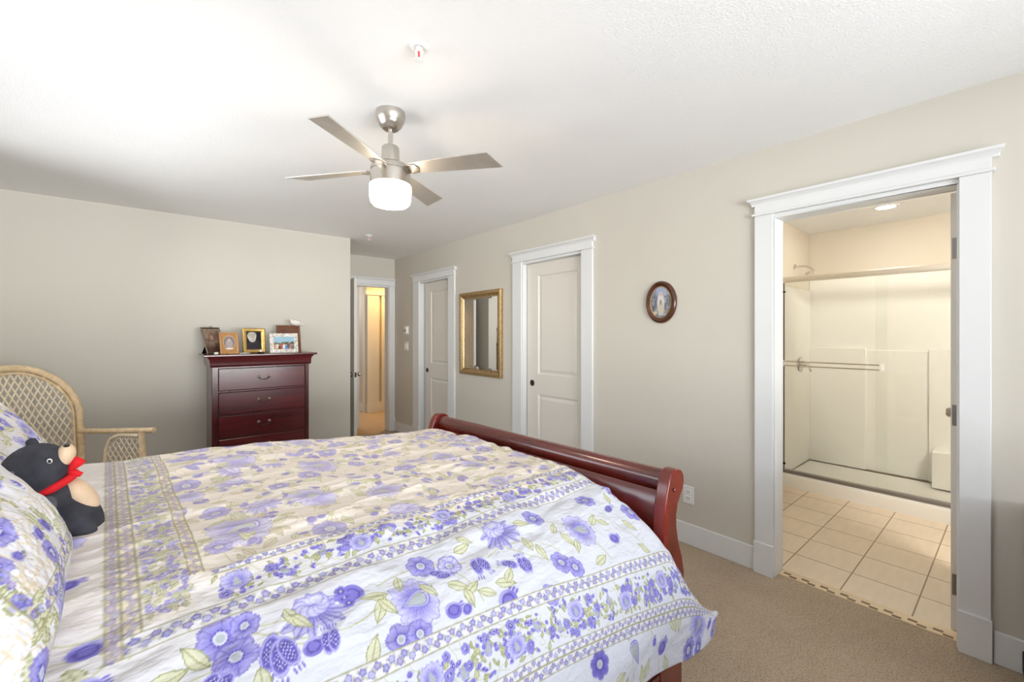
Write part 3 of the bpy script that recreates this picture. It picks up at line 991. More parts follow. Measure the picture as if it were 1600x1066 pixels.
# ------------------------------------------------------------------ framed photographs on the chest
def photo_frame(name, label, x, y, w, h, rz, lean, frame_w, fmat, img, thick=0.016, extra=None, fimg=None):
    t = thing(name, label, 'picture frame', (x, y, DT), rz, 'framed photographs on the chest of drawers')
    R = Matrix.Rotation(-lean, 3, 'X')
    dz = 0.0008

    def T(p):
        q = R @ Vector((p[0], p[1], p[2]))
        return (q.x, q.y, q.z + dz)
    prof = [(0.0, 0.0), (0.0, -thick * 0.75), (frame_w * 0.25, -thick), (frame_w * 0.7, -thick * 0.9), (frame_w, -thick * 0.55), (frame_w, 0.0)]
    vs, fs = [], []
    for off, d in prof:
        for a, b in ((-w / 2 + off, off), (w / 2 - off, off), (w / 2 - off, h - off), (-w / 2 + off, h - off)):
            vs.append((a, d, b))
    n = len(prof)
    for i in range(n):
        for j in range(4):
            fs.append((i * 4 + j, i * 4 + (j + 1) % 4, ((i + 1) % n) * 4 + (j + 1) % 4, ((i + 1) % n) * 4 + j))
    if fimg is None:
        MB(T).add(vs, fs).build('frame', fmat, t, smooth=25)
    else:
        # flat printed mount frame
        g = 70
        zz, xx = np.meshgrid(np.linspace(0, h, g), np.linspace(-w / 2, w / 2, g), indexing='ij')
        Pq = np.array([[T((xx[i, j], -thick * 0.6, zz[i, j])) for j in range(g)] for i in range(g)])
        fr = MB(T).add(vs, fs).build('frame', fmat, t, smooth=25)
        inner = (np.abs(xx) < w / 2 - frame_w) & (zz > frame_w) & (zz < h - frame_w)
        # printed border strips, slightly proud of the frame
        U = (xx + w / 2) / w
        Vv = zz / h
        colr = fimg(U, Vv)
        ring = MB()
        me_v = []
        vsr, fsr, cr = [], [], []
        Pr = np.array([[T((xx[i, j], -thick - 0.0006, zz[i, j])) for j in range(g)] for i in range(g)])
        me = bpy.data.meshes.new('border_print')
        faces = [(i * g + j, i * g + j + 1, (i + 1) * g + j + 1, (i + 1) * g + j) for i in range(g - 1) for j in range(g - 1) if not (inner[i, j] or inner[i + 1, j + 1])]
        me.from_pydata([tuple(p) for p in Pr.reshape(-1, 3)], [], faces)
        at = me.color_attributes.new('print', 'FLOAT_COLOR', 'POINT')
        cc = np.ones((g * g, 4), np.float32)
        cc[:, :3] = colr.reshape(-1, 3)
        at.data.foreach_set('color', cc.ravel())
        me.materials.append(M['photo_frame_print'])
        ob = bpy.data.objects.new('border_print', me)
        COL.objects.link(ob)
        ob.parent = fr
    g = 56
    iw, ih = w - 2 * frame_w + 0.003, h - 2 * frame_w + 0.003
    zz, xx = np.meshgrid(np.linspace(0, ih, g), np.linspace(-iw / 2, iw / 2, g), indexing='ij')
    Pq = np.array([[T((xx[i, j], -thick * 0.5, frame_w - 0.0015 + zz[i, j])) for j in range(g)] for i in range(g)])
    grid_object('photo_print', Pq, 'photo', t, img(xx / iw + 0.5, zz / ih))
    MB(T).box(-w / 2 + 0.004, w / 2 - 0.004, -0.0045, 0.001, 0.004, h - 0.004).build('backing', 'slot', t)
    # easel strut behind, from mid height back to the chest top
    top = T((0, 0.001, h * 0.62))
    s = MB()
    s.add([(-0.03, top[1], top[2]), (0.03, top[1], top[2]), (0.02, top[1] + h * 0.42, dz), (-0.02, top[1] + h * 0.42, dz),
           (-0.03, top[1] + 0.003, top[2] + 0.002), (0.03, top[1] + 0.003, top[2] + 0.002), (0.02, top[1] + h * 0.42 + 0.004, dz), (-0.02, top[1] + h * 0.42 + 0.004, dz)],
          [(0, 1, 2, 3), (4, 7, 6, 5), (0, 4, 5, 1), (1, 5, 6, 2), (2, 6, 7, 3), (3, 7, 4, 0)])
    s.build('easel_strut', 'black', t)
    if extra:
        extra(t, T)
    return t


def img_brown(U, V):
    n_ = vnoise(U, V, 5, 6, 31)
    img = np.ones(U.shape + (3,)) * srgb((150, 128, 112))
    img = blend(img, np.clip(n_ * 3 + 0.3, 0, 1), (104, 78, 66))
    img = blend(img, ell(U, V, 0.5, 0.66, 0.24, 0.2, 0.7) * 0.8, (122, 88, 70))
    img = blend(img, ell(U, V, 0.45, 0.62, 0.10, 0.10, 0.5), (176, 142, 120))
    img = blend(img, np.clip((0.42 - V) * 4, 0, 1) * 0.85, (70, 40, 34))
    return img


def img_oval(U, V):
    img = np.ones(U.shape + (3,)) * srgb((182, 134, 84))
    img = blend(img, ell(U, V, 0.5, 0.55, 0.42, 0.37, 0.1), (196, 176, 156))
    img = blend(img, ell(U, V, 0.5, 0.55, 0.38, 0.33, 0.1), (140, 124, 120))
    img = blend(img, ell(U, V, 0.5, 0.46, 0.24, 0.24, 0.3), (176, 164, 162))
    img = blend(img, ell(U, V, 0.5, 0.66, 0.11, 0.10, 0.3), (196, 180, 170))
    img = blend(img, ell(U, V, 0.5, 0.20, 0.26, 0.05, 0.3), (226, 220, 208))
    return img


def img_child(U, V):
    img = np.ones(U.shape + (3,)) * srgb((34, 28, 34))
    img = blend(img, ell(U, V, 0.5, 0.18, 0.5, 0.36, 0.4), (48, 42, 50))
    img = blend(img, ell(U, V, 0.36, 0.76, 0.30, 0.24, 0.12), (206, 204, 198))
    img = blend(img, ell(U, V, 0.38, 0.64, 0.24, 0.22, 0.12), (214, 206, 196))
    img = blend(img, ell(U, V, 0.37, 0.84, 0.27, 0.15, 0.5), (182, 176, 164))
    for du in (-0.09, 0.09):
        img = blend(img, ell(U, V, 0.38 + du, 0.655, 0.035, 0.014, 0.8) * 0.6, (110, 96, 92))
    img = blend(img, ell(U, V, 0.38, 0.535, 0.07, 0.014, 0.8) * 0.6, (160, 112, 104))
    img = blend(img, ell(U, V, 0.46, 0.62, 0.16, 0.20, 0.9) * 0.35, (150, 140, 134))
    return img


def img_group(U, V):
    img = np.ones(U.shape + (3,)) * srgb((160, 196, 214))
    n_ = vnoise(U, V, 9, 4, 51)
    img = blend(img, np.clip((0.60 + n_ * 0.3 - V) * 14, 0, 1), (84, 88, 62))
    img = blend(img, np.clip((0.40 + n_ * 0.2 - V) * 14, 0, 1), (176, 150, 126))
    for i in range(9):
        u = 0.08 + i * 0.105
        v = 0.42 + 0.06 * math.sin(i * 2.3)
        shirt = [(206, 164, 120), (222, 214, 206), (96, 74, 66), (196, 96, 84), (230, 226, 220), (88, 150, 196), (92, 96, 120), (180, 130, 110), (120, 110, 120)][i]
        img = blend(img, ell(U, V, u, v - 0.22, 0.07, 0.18, 0.25), shirt)
        img = blend(img, ell(U, V, u, v + 0.02, 0.035, 0.055, 0.3), (206, 160, 130))
        img = blend(img, ell(U, V, u, v + 0.06, 0.038, 0.03, 0.3), (90, 66, 50))
    return img


def img_border(U, V):
    n_ = vnoise(U, V, 16, 12, 77, 2)
    img = np.ones(U.shape + (3,)) * srgb((238, 233, 226))
    img = blend(img, (np.abs(n_) > 0.14) * 0.8, (206, 176, 170))
    img = blend(img, (np.abs(n_ + 0.08) > 0.20) * 0.7, (170, 180, 160))
    return img


def img_plain(U, V):
    n_ = vnoise(U, V, 4, 4, 91)
    img = np.ones(U.shape + (3,)) * srgb((116, 78, 60))
    return blend(img, np.clip(n_ * 2 + 0.3, 0, 1) * 0.6, (92, 58, 46))


def ring_top(t, T):
    m = MB(T)
    m.tube([(0.012 + 0.014 * math.cos(a), -0.006, 0.248 + 0.012 * math.sin(a)) for a in np.linspace(-0.9, PI + 0.5, 18)], 0.0022, 8)
    m.build('hanging_ring', 'bronze', t, smooth=40)


photo_frame('picture_frame', 'tall brown photograph in a thin frame with a ring on top', 0.468, 4.60, 0.165, 0.25, math.radians(27), math.radians(23), 0.014, 'pewter', img_brown, 0.012, ring_top)
photo_frame('picture_frame', 'tan wooden frame with a small oval portrait at the left of the chest top', 0.548, 4.44, 0.142, 0.190, math.radians(10), math.radians(12), 0.016, 'tanwood', img_oval, 0.010)
photo_frame('picture_frame', 'wide gold frame with a portrait of a fair child on black', 0.745, 4.52, 0.185, 0.225, math.radians(6), math.radians(8), 0.034, 'gold', img_child, 0.024)
photo_frame('picture_frame', 'white flower bordered frame with a colour group photograph', 0.975, 4.44, 0.240, 0.180, math.radians(4), math.radians(8), 0.032, 'enamel', img_group, 0.012, None, img_border)
photo_frame('picture_frame', 'plain brown frame standing behind the white flower bordered frame', 1.062, 4.63, 0.215, 0.262, math.radians(2), math.radians(10), 0.014, 'frame_brown', img_plain, 0.014)

# porcelain bird perched on the corner of the brown frame
t = thing('porcelain_bird', 'small white porcelain bird on the corner of the brown picture frame', 'figurine', (1.125, 4.665, DT + 0.258))
m = MB()
m.ball((0, 0, 0.026), (0.05, 0.026, 0.026), Matrix.Rotation(math.radians(12), 3, 'Y'), 24, 16)
m.ball((-0.034, 0, 0.046), 0.018, None, 18, 12)
m.ball((0.055, 0, 0.012), (0.035, 0.015, 0.007), Matrix.Rotation(math.radians(15), 3, 'Y'), 18, 12)
m.build('body', 'enamel', t, smooth=60)
m = MB().ball((0.008, -0.022, 0.034), (0.034, 0.007, 0.016), Matrix.Rotation(math.radians(20), 3, 'Y'), 18, 12)
m.build('wing', 'enamel', t, smooth=60)
MB().tube([(-0.05, 0, 0.046), (-0.064, 0, 0.043)], [0.005, 0.0008], 8).build('beak', 'tanwood', t, smooth=60)
# small trinkets on the chest top
t = thing('trinket', 'tiny dark jewelled trinket in front of the gold frame', 'ornament', (0.775, 4.395, DT))
MB().lathe([(0.022, 0.0005), (0.024, 0.008), (0.016, 0.016), (0.0, 0.018)], (0, 0, 0), 20).build('base', 'black', t, smooth=40)
m = MB().ball((0, -0.012, 0.024), 0.012, None, 16, 10)
m.build('stone', 'enamel', t, smooth=60)
t = MB().ball((0.655, 4.40, DT + 0.006), (0.045, 0.03, 0.006), None, 24, 10)
tag(t.build('trinket_dish', 'enamel', smooth=60), 'flat little white dish between the oval portrait and the gold frame', 'dish')
t = MB().ball((0.445, 4.385, DT + 0.011), (0.018, 0.014, 0.011), None, 20, 10)
tag(t.build('seashell', 'enamel', smooth=60), 'tiny white shell at the left end of the chest top', 'shell')

# ------------------------------------------------------------------ rattan armchair in the back left corner
t = thing('rattan_armchair', 'honey coloured rattan armchair with a round lattice back in the corner', 'armchair', (-0.545, 3.88, 0.0), math.radians(42))
# local: faces -y, back at y = +0.0 ; right arm of the photo is at +x
HW = 0.305


def back_outline(n=60):
    pts = []
    for k in range(n + 1):
        a = PI * k / n
        pts.append((HW * math.cos(a), 0.84 + 0.325 * math.sin(a)))
    return [(HW * 0.93, 0.34)] + [(HW * 0.985, 0.6)] + pts + [(-HW * 0.985, 0.6)] + [(-HW * 0.93, 0.34)]


def by(x, z):  # the back leans and is dished
    return 0.10 * (z - 0.34) - 0.28 * (1 - (x / HW) ** 2) * -0.22 + 0.0


m = MB()
m.tube([(x, by(x, z), z) for x, z in back_outline()], 0.021, 10)
m.build('back_frame', 'rattan', t, smooth=60)
m = MB()
m.tube([(x * 0.90, by(x * 0.9, z) - 0.006, (z - 0.84) * 0.90 + 0.84 if z > 0.84 else z) for x, z in back_outline()], 0.008, 8)
m.build('inner_hoop', 'rattan', t, smooth=60)


def inside(x, z):
    w_ = HW * 0.95
    if z < 0.34:
        return False
    if z <= 0.84:
        return abs(x) < w_ * (0.94 + 0.06 * (z - 0.34) / 0.5)
    return (x / w_) ** 2 + ((z - 0.84) / 0.31) ** 2 < 1


m = MB()
for s in (-1, 1):
    c0 = -0.7
    while c0 < 1.0:
        run = []
        z = 0.34
        while z < 1.17:
            x = c0 + s * (z - 0.34) * 0.48 - (s * 0.2)
            if inside(x, z):
                run.append((x, by(x, z) + s * 0.0025, z))
            z += 0.02
        if len(run) > 1:
            m.tube(run, 0.0046, 5)
        c0 += 0.035
m.build('cane_lattice', 'rattan2', t, smooth=60)
for s in (-1, 1):
    m = MB()
    m.tube([(s * 0.295, 0.05, 0.72), (s * 0.315, -0.15, 0.722), (s * 0.325, -0.36, 0.73), (s * 0.33, -0.50, 0.735)], [0.016, 0.017, 0.017, 0.018], 10)
    m.build('armrest', 'rattan', t, smooth=60)
    m = MB()
    m.tube([(s * 0.315, -0.42, 0.72), (s * 0.31, -0.45, 0.42), (s * 0.305, -0.48, 0.0)], 0.018, 10)
    m.build('leg', 'rattan', t, smooth=60)
    m = MB()
    m.tube([(s * 0.285, 0.0, 0.40), (s * 0.285, 0.02, 0.2), (s * 0.29, 0.06, 0.0)], 0.018, 10)
    m.build('leg', 'rattan', t, smooth=60)
    m = MB()
    m.tube([(s * 0.315, -0.40, 0.70), (s * 0.315, -0.25, 0.70), (s * 0.312, -0.19, 0.675), (s * 0.31, -0.155, 0.60), (s * 0.307, -0.14, 0.42)], 0.011, 8)
    for sl in (-1, 1):
        c0 = -0.9
        while c0 < 0.6:
            run = []
            z = 0.42
            while z < 0.70:
                yv = c0 + sl * (z - 0.42) * 0.7
                lim = -0.145 if z < 0.6 else -0.145 - (z - 0.6) * 0.9
                if -0.425 < yv < lim:
                    run.append((s * 0.313, yv, z))
                z += 0.02
            if len(run) > 1:
                m.tube(run, 0.0035, 5)
            c0 += 0.042
    m.build('arm_lattice', 'rattan2', t, smooth=60)
m = MB()
m.tube([(0.30, -0.47, 0.40), (-0.30, -0.47, 0.40), (-0.285, 0.0, 0.40), (0.285, 0.0, 0.40)], 0.018, 10, True)
for k in range(22):
    yv = -0.45 + k * 0.0205
    m.tube([(-0.29, yv, 0.405), (0.29, yv, 0.405)], 0.010, 6)
m.build('seat', 'rattan', t, smooth=60)
m = MB()
m.tube([(0.30, -0.475, 0.16), (-0.30, -0.475, 0.16), (-0.287, 0.03, 0.16), (0.287, 0.03, 0.16)], 0.011, 8, True)
m.build('stretcher', 'rattan', t, smooth=60)
# loose seat cushion on the chair
V = np.zeros((30, 30, 3))

# ------------------------------------------------------------------ sleigh bed
BF = Vector((1.425, 1.585, 0.0))
BR = math.radians(3.0)
bed = thing('sleigh_bed', 'queen sleigh bed in glossy red cherry wood', 'bed', BF, BR)
HWB = 0.775
post_r = [(-0.012, 0.882), (0.018, 0.882), (0.045, 0.872), (0.062, 0.852), (0.066, 0.828), (0.058, 0.802), (0.036, 0.778), (0.017, 0.752), (0.006, 0.718), (0.007, 0.672), (0.022, 0.615), (0.048, 0.555), (0.066, 0.490), (0.066, 0.40), (0.056, 0.30), (0.048, 0.20), (0.048, 0.0)]
post_l = [(-0.115, 0.0), (-0.115, 0.25), (-0.112, 0.40), (-0.102, 0.52), (-0.090, 0.60), (-0.086, 0.66), (-0.085, 0.72), (-0.078, 0.765), (-0.064, 0.81), (-0.050, 0.848), (-0.034, 0.872)]
post_pts = post_r + post_l
for s in (-1, 1):
    y0, y1 = (s * HWB, s * (HWB - 0.045))
    y0, y1 = min(y0, y1), max(y0, y1)
    m = MB().prism(post_pts, lambda a, b, k: (a, (y0, y1)[k], b))
    po = m.build('foot_post', 'cherry_z', bed, smooth=30, bevel=0.005, seg=3)
    A = Matrix.Rotation(PI / 2 * (1 if s < 0 else -1), 3, 'X')
    MB().lathe([(0.0075, 0), (0.0075, 0.003), (0.004, 0.006), (0.0, 0.006)], (-0.014, s * HWB, 0.812), 16, A).build('screw_cap', 'cherry_x', po, smooth=40)
ys = HWB - 0.045
roll = []
for k in range(24):
    a = math.radians(-62 + k * 290 / 23)
    roll.append((0.012 + 0.043 * math.cos(a), 0.826 + 0.043 * math.sin(a)))
panel_prof = [(0.012, 0.755), (0.004, 0.72), (0.006, 0.67), (0.018, 0.62), (0.030, 0.56), (0.035, 0.48), (0.03, 0.30), (-0.03, 0.30), (-0.035, 0.48), (-0.040, 0.56), (-0.052, 0.62), (-0.060, 0.67), (-0.060, 0.72), (-0.052, 0.765)]
MB().prism(roll, lambda a, b, k: (a, (-ys, ys)[k], b)).build('foot_roll', 'cherry_y', bed, smooth=50)
MB().prism([(0.03, 0.79)] + panel_prof + [(-0.03, 0.80)], lambda a, b, k: (a, (-ys, ys)[k], b)).build('footboard', 'cherry_y', bed, smooth=40)
for s in (-1, 1):
    y0, y1 = sorted((s * (HWB - 0.008), s * (HWB - 0.035)))
    r = MB().box(-2.05, -0.116, y0, y1, 0.17, 0.40)
    ro = r.build('side_rail', 'cherry_x', bed, bevel=0.003)
    f0, f1 = sorted((s * (HWB - 0.008), s * (HWB - 0.002)))
    MB().box(-2.05, -0.116, f0, f1, 0.18, 0.20).box(-2.05, -0.116, f0, f1, 0.345, 0.36).build('rail_moulding', 'cherry_x', ro, bevel=0.002)
m = MB()
m.box(-2.10, -2.06, -0.72, 0.72, 0.20, 1.05)
m.build('headboard', 'cherry_y', bed, bevel=0.006)
for s in (-1, 1):
    y0, y1 = sorted((s * 0.775, s * 0.72))
    MB().prism([(-2.05, 0), (-2.05, 0.8), (-2.08, 1.0), (-2.12, 1.12), (-2.18, 1.16), (-2.22, 1.12), (-2.20, 1.04), (-2.15, 0.95), (-2.14, 0.8), (-2.15, 0)],
               lambda a, b, k: (a, (y0, y1)[k], b)).build('head_post', 'cherry_z', bed, smooth=30)

mt = thing('mattress', 'white mattress on the sleigh bed, hidden under the flowered duvet', 'mattress', BF, BR)
MB().box(-2.04, -0.20, -0.69, 0.69, 0.36, 0.655).build('mattress_body', 'fabric_white', mt, bevel=0.05, seg=5)
MB().box(-2.03, -0.21, -0.68, 0.68, 0.20, 0.355).build('box_base', 'fabric_white', mt, bevel=0.02, seg=3)

#DUVET-BEGIN
# ---- duvet surface: s runs along the bed (0 = foot), q is the arc length across (negative = camera side)
ZH, ZC0, HYD = 0.385, 0.857, 0.885


def cross_curve(pwr):
    """half superellipse from the middle of the bed out to the hem, arc-length table"""
    a = np.linspace(0, PI / 2, 4000)
    y = HYD * np.sin(a) ** (2 / pwr)
    z = np.cos(a) ** (2 / pwr)
    order = np.argsort(y)
    y, z = y[order], z[order]
    ln = np.concatenate([[0], np.cumsum(np.hypot(np.diff(y), np.diff(z * (ZC0 - ZH))))])
    return ln, y, z


CC = cross_curve(3.0)
CF = cross_curve(4.6)
QMAX = CC[0][-1]


def sstep(a, b, x):
    t_ = np.clip((x - a) / (b - a), 0, 1)
    return t_ * t_ * (3 - 2 * t_)


def duvet_base(S, Q):
    aq = np.abs(Q)
    hook = np.maximum(aq - QMAX, 0)
    aq = np.minimum(aq, QMAX)
    y = np.where(Q < 0, np.interp(aq, CC[0], CC[1]), np.interp(aq, CF[0], CF[1]))
    zf = np.where(Q < 0, np.interp(aq, CC[0], CC[2]), np.interp(aq, CF[0], CF[2]))
    sg = np.sign(Q)
    crown = ZC0 + 0.070 * sstep(-0.25, -1.35, S) * (0.75 + 0.25 * sstep(-0.2, 0.5, Q)) - 0.004 * sstep(-0.45, -0.15, S)
    # hem wavers a little along the camera side
    zh = ZH + 0.012 * np.sin(S * 7.0 + 0.6) + 0.05 * sstep(-0.25, -0.8, S) * (Q < 0) - 0.055 * sstep(-0.42, -0.10, S) * (Q < 0)
    z = zh + (crown - zh) * zf
    near = (Q < 0)
    fl = (1 - zf) ** 1.5 * near
    x0 = -0.185
    r = 0.085
    d = np.maximum(S - x0, 0)
    ph = np.minimum(d / r, PI / 2)
    tx = x0 + r * np.sin(ph)
    tz = -r * (1 - np.cos(ph)) - np.maximum(d - r * PI / 2, 0)
    wflap = np.clip((0.705 - z) / 0.32, 0, 1) ** 0.9 * near
    fx = x0 + d * (0.84 - 0.20 * sstep(QMAX - 0.10, QMAX, aq))
    x = np.where(S > x0, tx * (1 - wflap) + fx * wflap, S)
    z = z + np.where(S > x0, tz * (1 - wflap), 0)
    y = y + 0.020 * np.sin(S * 9.0 + 1.0) * fl + 0.0 * sstep(-0.35, 0.0, S) * fl
    y = y - hook * 0.9 - 0.03 * sstep(-0.35, -0.7, S) * fl
    z = z + hook * 0.3
    return np.stack([x, sg * y, z], -1)


def duvet_points(S, Q):
    P = duvet_base(S, Q)
    du = np.gradient(P, axis=0)
    dv = np.gradient(P, axis=1)
    N = np.cross(du, dv)
    N /= np.linalg.norm(N, axis=-1, keepdims=True) + 1e-12
    if N[..., 2].mean() < 0:
        N = -N
    a = vnoise(S * 1.0, Q * 1.0, 6, 9, 101, 3)
    b = vnoise(S + 0.45 * Q, Q - 0.2 * S, 9, 26, 202, 3)
    c = vnoise(S - 0.5 * Q, Q, 22, 30, 303, 3)
    top = sstep(0.95, 0.55, np.abs(Q))
    disp = 0.024 * a + (0.020 * (0.35 - np.abs(b) * 2.2) * (0.30 + 0.70 * top)) + 0.015 * c * (0.3 + 0.7 * top)
    disp = disp * (0.25 + 0.75 * sstep(QMAX + 0.0, QMAX - 0.12, np.abs(Q)))
    return P + N * disp[..., None]
#DUVET-END


# ---- printed pattern, painted in metres on the cloth
INK = dict(line=(158, 154, 120), olive=(192, 190, 150), leaf=(207, 206, 172), leafd=(158, 160, 114), pur=(128, 120, 198), purd=(94, 86, 168), lil=(172, 168, 218), pale=(206, 204, 232),
           grey=(172, 178, 184), white=(222, 222, 229), mauve=(150, 130, 190), sand=(222, 206, 170), tint=(212, 196, 168))


class Cloth:
    def __init__(self, S, Q, ground):
        self.s, self.q = S[:, 0], Q[0, :]
        self.S, self.Q = S, Q
        self.img = np.ones(S.shape + (3,)) * srgb(ground)

    def win(self, s, q, r):
        i0, i1 = np.searchsorted(self.s, [s - r, s + r])
        j0, j1 = np.searchsorted(self.q, [q - r, q + r])
        if i1 - i0 < 1 or j1 - j0 < 1:
            return None
        return slice(i0, i1), slice(j0, j1)

    def put(self, w, mask, col, a=1.0):
        mk = (np.clip(mask, 0, 1) * a)[..., None]
        self.img[w] = self.img[w] * (1 - mk) + srgb(INK[col] if isinstance(col, str) else col) * mk

    def local(self, s, q, r, rot):
        w = self.win(s, q, r)
        if w is None:
            return None
        x, y = self.S[w] - s, self.Q[w] - q
        c, sn = math.cos(rot), math.sin(rot)
        return w, x * c + y * sn, -x * sn + y * c

    def flower(self, s, q, R, rot=0.0, n=6, c1='pur', c2='lil'):
        L = self.local(s, q, R * 1.25, rot)
        if L is None:
            return
        w, x, y = L
        r = np.hypot(x, y)
        th = np.arctan2(y, x)
        pr = R * (0.80 + 0.20 * np.abs(np.cos(n * th / 2)) ** 0.6 + 0.03 * np.cos(7 * n * th))
        soft = 0.0022
        self.put(w, (pr - r) / soft, c2)
        self.put(w, np.clip(1 - r / pr, 0, 1) * 1.5 * (r < pr), c1)
        self.put(w, (np.abs(r - pr) < 0.0022) * 1.0, 'pur', 0.8)
        vein = (np.abs(np.sin(n * th / 2)) < 0.12) & (r < pr * 0.95)
        self.put(w, vein * 1.0, 'purd', 0.6)
        self.put(w, (R * 0.34 - r) / soft, 'white', 0.8)
        self.put(w, (R * 0.24 - r) / soft, 'grey')
        self.put(w, (np.abs(r - R * 0.36) < 0.002) * (np.cos(14 * th) > 0), 'purd')

    def tear(self, s, q, R, rot=0.0, flame=True):
        L = self.local(s, q, R * 1.9, rot)
        if L is None:
            return
        w, x, y = L
        r = np.hypot(x, y)
        th = np.arctan2(y, x)
        soft = 0.0025
        if flame:
            # feathery outer petals on two sides
            pr = R * (1.12 + 0.42 * np.abs(np.sin(th)) ** 1.5 * (0.75 + 0.25 * np.cos(11 * th)) + 0.22 * (np.cos(th) < -0.3) * np.abs(np.cos(7 * th)))
            fade = np.clip((r / pr - 0.35) / 0.65, 0, 1)
            self.put(w, (pr - r) / soft, 'pale', 0.9)
            self.put(w, ((pr - r) / soft).clip(0, 1) * (1 - fade), 'pur')
            self.put(w, ((pr - r) / soft).clip(0, 1) * (np.cos(22 * th) > 0.55) * 0.6, 'lil')
            self.put(w, (np.abs(r - pr) < 0.0018) * 1.0, 'pur', 0.6)
        # pointed drop, tip at -x
        def drop(k):
            t_ = np.clip((x / k + R * 1.05) / (R * 1.85), 0, 1)
            h_ = R * 0.78 * t_ ** 0.85 * np.sqrt(np.maximum(0, 1 - t_ ** 5))
            return (h_ - np.abs(y / k)) / soft
        self.put(w, drop(1.0), 'pur')
        self.put(w, drop(0.86), 'pale')
        self.put(w, drop(0.78), 'purd', 0.75)
        self.put(w, drop(0.68), 'grey')
        dots = (np.sin(x * 900) * np.sin(y * 900) > 0.45) & (drop(0.62) > 0)
        self.put(w, dots * 1.0, 'leafd', 0.5)
        # tuft of small florets at the blunt end
        for k, (a, b) in enumerate(((0.95, 0.0), (1.10, 0.16), (1.10, -0.16), (1.22, 0.30), (1.24, 0.02), (1.22, -0.28))):
            rr_ = np.hypot(x - R * a, y - R * b)
            self.put(w, (R * 0.085 - rr_) / soft, 'purd' if k % 2 else 'lil')

    def peony(self, s, q, R, rot=0.0):
        L = self.local(s, q, R * 1.6, rot)
        if L is None:
            return
        w, x, y = L
        r = np.hypot(x, y)
        th = np.arctan2(y, x)
        soft = 0.0025
        low = np.clip(-x / R, 0, 1)
        pr = R * (0.62 + 0.80 * np.exp(-((np.abs(np.abs(th) - 2.3)) / 1.0) ** 2) * (0.75 + 0.25 * np.cos(13 * th)) + 0.1 * np.cos(9 * th))
        m_ = ((pr - r) / soft).clip(0, 1)
        self.put(w, m_, 'pale')
        self.put(w, m_ * np.clip(1.25 - r / pr, 0, 1), 'pur')
        self.put(w, m_ * (np.cos(26 * th) > 0.4) * 0.55, 'purd')
        self.put(w, (np.abs(r - pr) < 0.0018) * 1.0, 'pur', 0.6)
        for k in range(10):
            a = k * 0.63
            cx, cy = R * 0.26 * math.cos(a) + R * 0.12, R * 0.42 * math.sin(a)
            rr_ = np.hypot((x - cx) / 1.0, (y - cy) / 1.15)
            self.put(w, (R * 0.25 - rr_) / soft, 'pale')
            self.put(w, np.clip(rr_ / (R * 0.25), 0, 1) ** 3 * (rr_ < R * 0.25), 'pur', 0.8)
        rr_ = np.hypot(x - R * 0.32, y)
        self.put(w, (R * 0.2 - rr_) / soft, 'white', 0.5)

    def pod(self, s, q, R, rot=0.0, spike=True):
        L = self.local(s, q, R * 1.7, rot)
        if L is None:
            return
        w, x, y = L
        soft = 0.002
        e = np.sqrt((x / R) ** 2 + (y / (R * 0.52)) ** 2)
        self.put(w, (1 - e) * R / soft, 'pur')
        self.put(w, (0.72 - e) * R / soft, 'purd', 0.9)
        self.put(w, (np.abs(e - 0.86) < 0.07) * 1.0, 'lil')
        dots = (np.sin(x * 800) * np.sin(y * 800) > 0.4) & (e < 0.62)
        self.put(w, dots * 1.0, 'pale', 0.8)
        if spike:
            for k in (-1, 0, 1):
                cx, cy = R * 1.2, R * 0.2 * k
                ee = np.sqrt(((x - cx) / (R * 0.26)) ** 2 + ((y - cy * 1.2) / (R * 0.08)) ** 2)
                self.put(w, (1 - ee) * R * 0.2 / soft, 'pur')

    def bud(self, s, q, R, rot=0.0):
        L = self.local(s, q, R * 1.6, rot)
        if L is None:
            return
        w, x, y = L
        soft = 0.002
        e = np.hypot(x, y * 1.15)
        self.put(w, (R - e) / soft, 'lil')
        self.put(w, (R - e) / soft * np.clip(0.5 - y / R, 0, 1), 'pur')
        self.put(w, (np.abs(e - R * 0.55) < R * 0.10) * 1.0, 'purd', 0.8)
        for k in (-1, 0, 1):
            ee = np.sqrt(((x - R * 1.15) / (R * 0.32)) ** 2 + ((y - k * R * 0.3) / (R * 0.14)) ** 2)
            self.put(w, (1 - ee) * R * 0.3 / soft, 'pur')

    def leaf(self, s, q, R, rot=0.0, col='leaf', wid=0.30):
        L = self.local(s, q, R * 1.2, rot)
        if L is None:
            return
        w, x, y = L
        tt = np.clip((x + R) / (2 * R), 0, 1)
        hw_ = R * wid * 1.5 * np.sin(PI * tt ** 0.8) * (np.abs(x) < R)
        d = hw_ - np.abs(y)
        self.put(w, (d > 0) * 1.0, col, 0.85)
        self.put(w, ((d > 0) & (d < 0.0022)) * 1.0, 'leafd')
        self.put(w, ((np.abs(y) < 0.0013) & (np.abs(x) < R)) * 1.0, 'leafd', 0.8)

    def sprig(self, s, q, R, rot=0.0, n=3):
        for k in range(n):
            a = rot + (k - (n - 1) / 2) * 0.95
            self.leaf(s + math.cos(a) * R * 0.9, q + math.sin(a) * R * 0.9, R * 0.75, a)

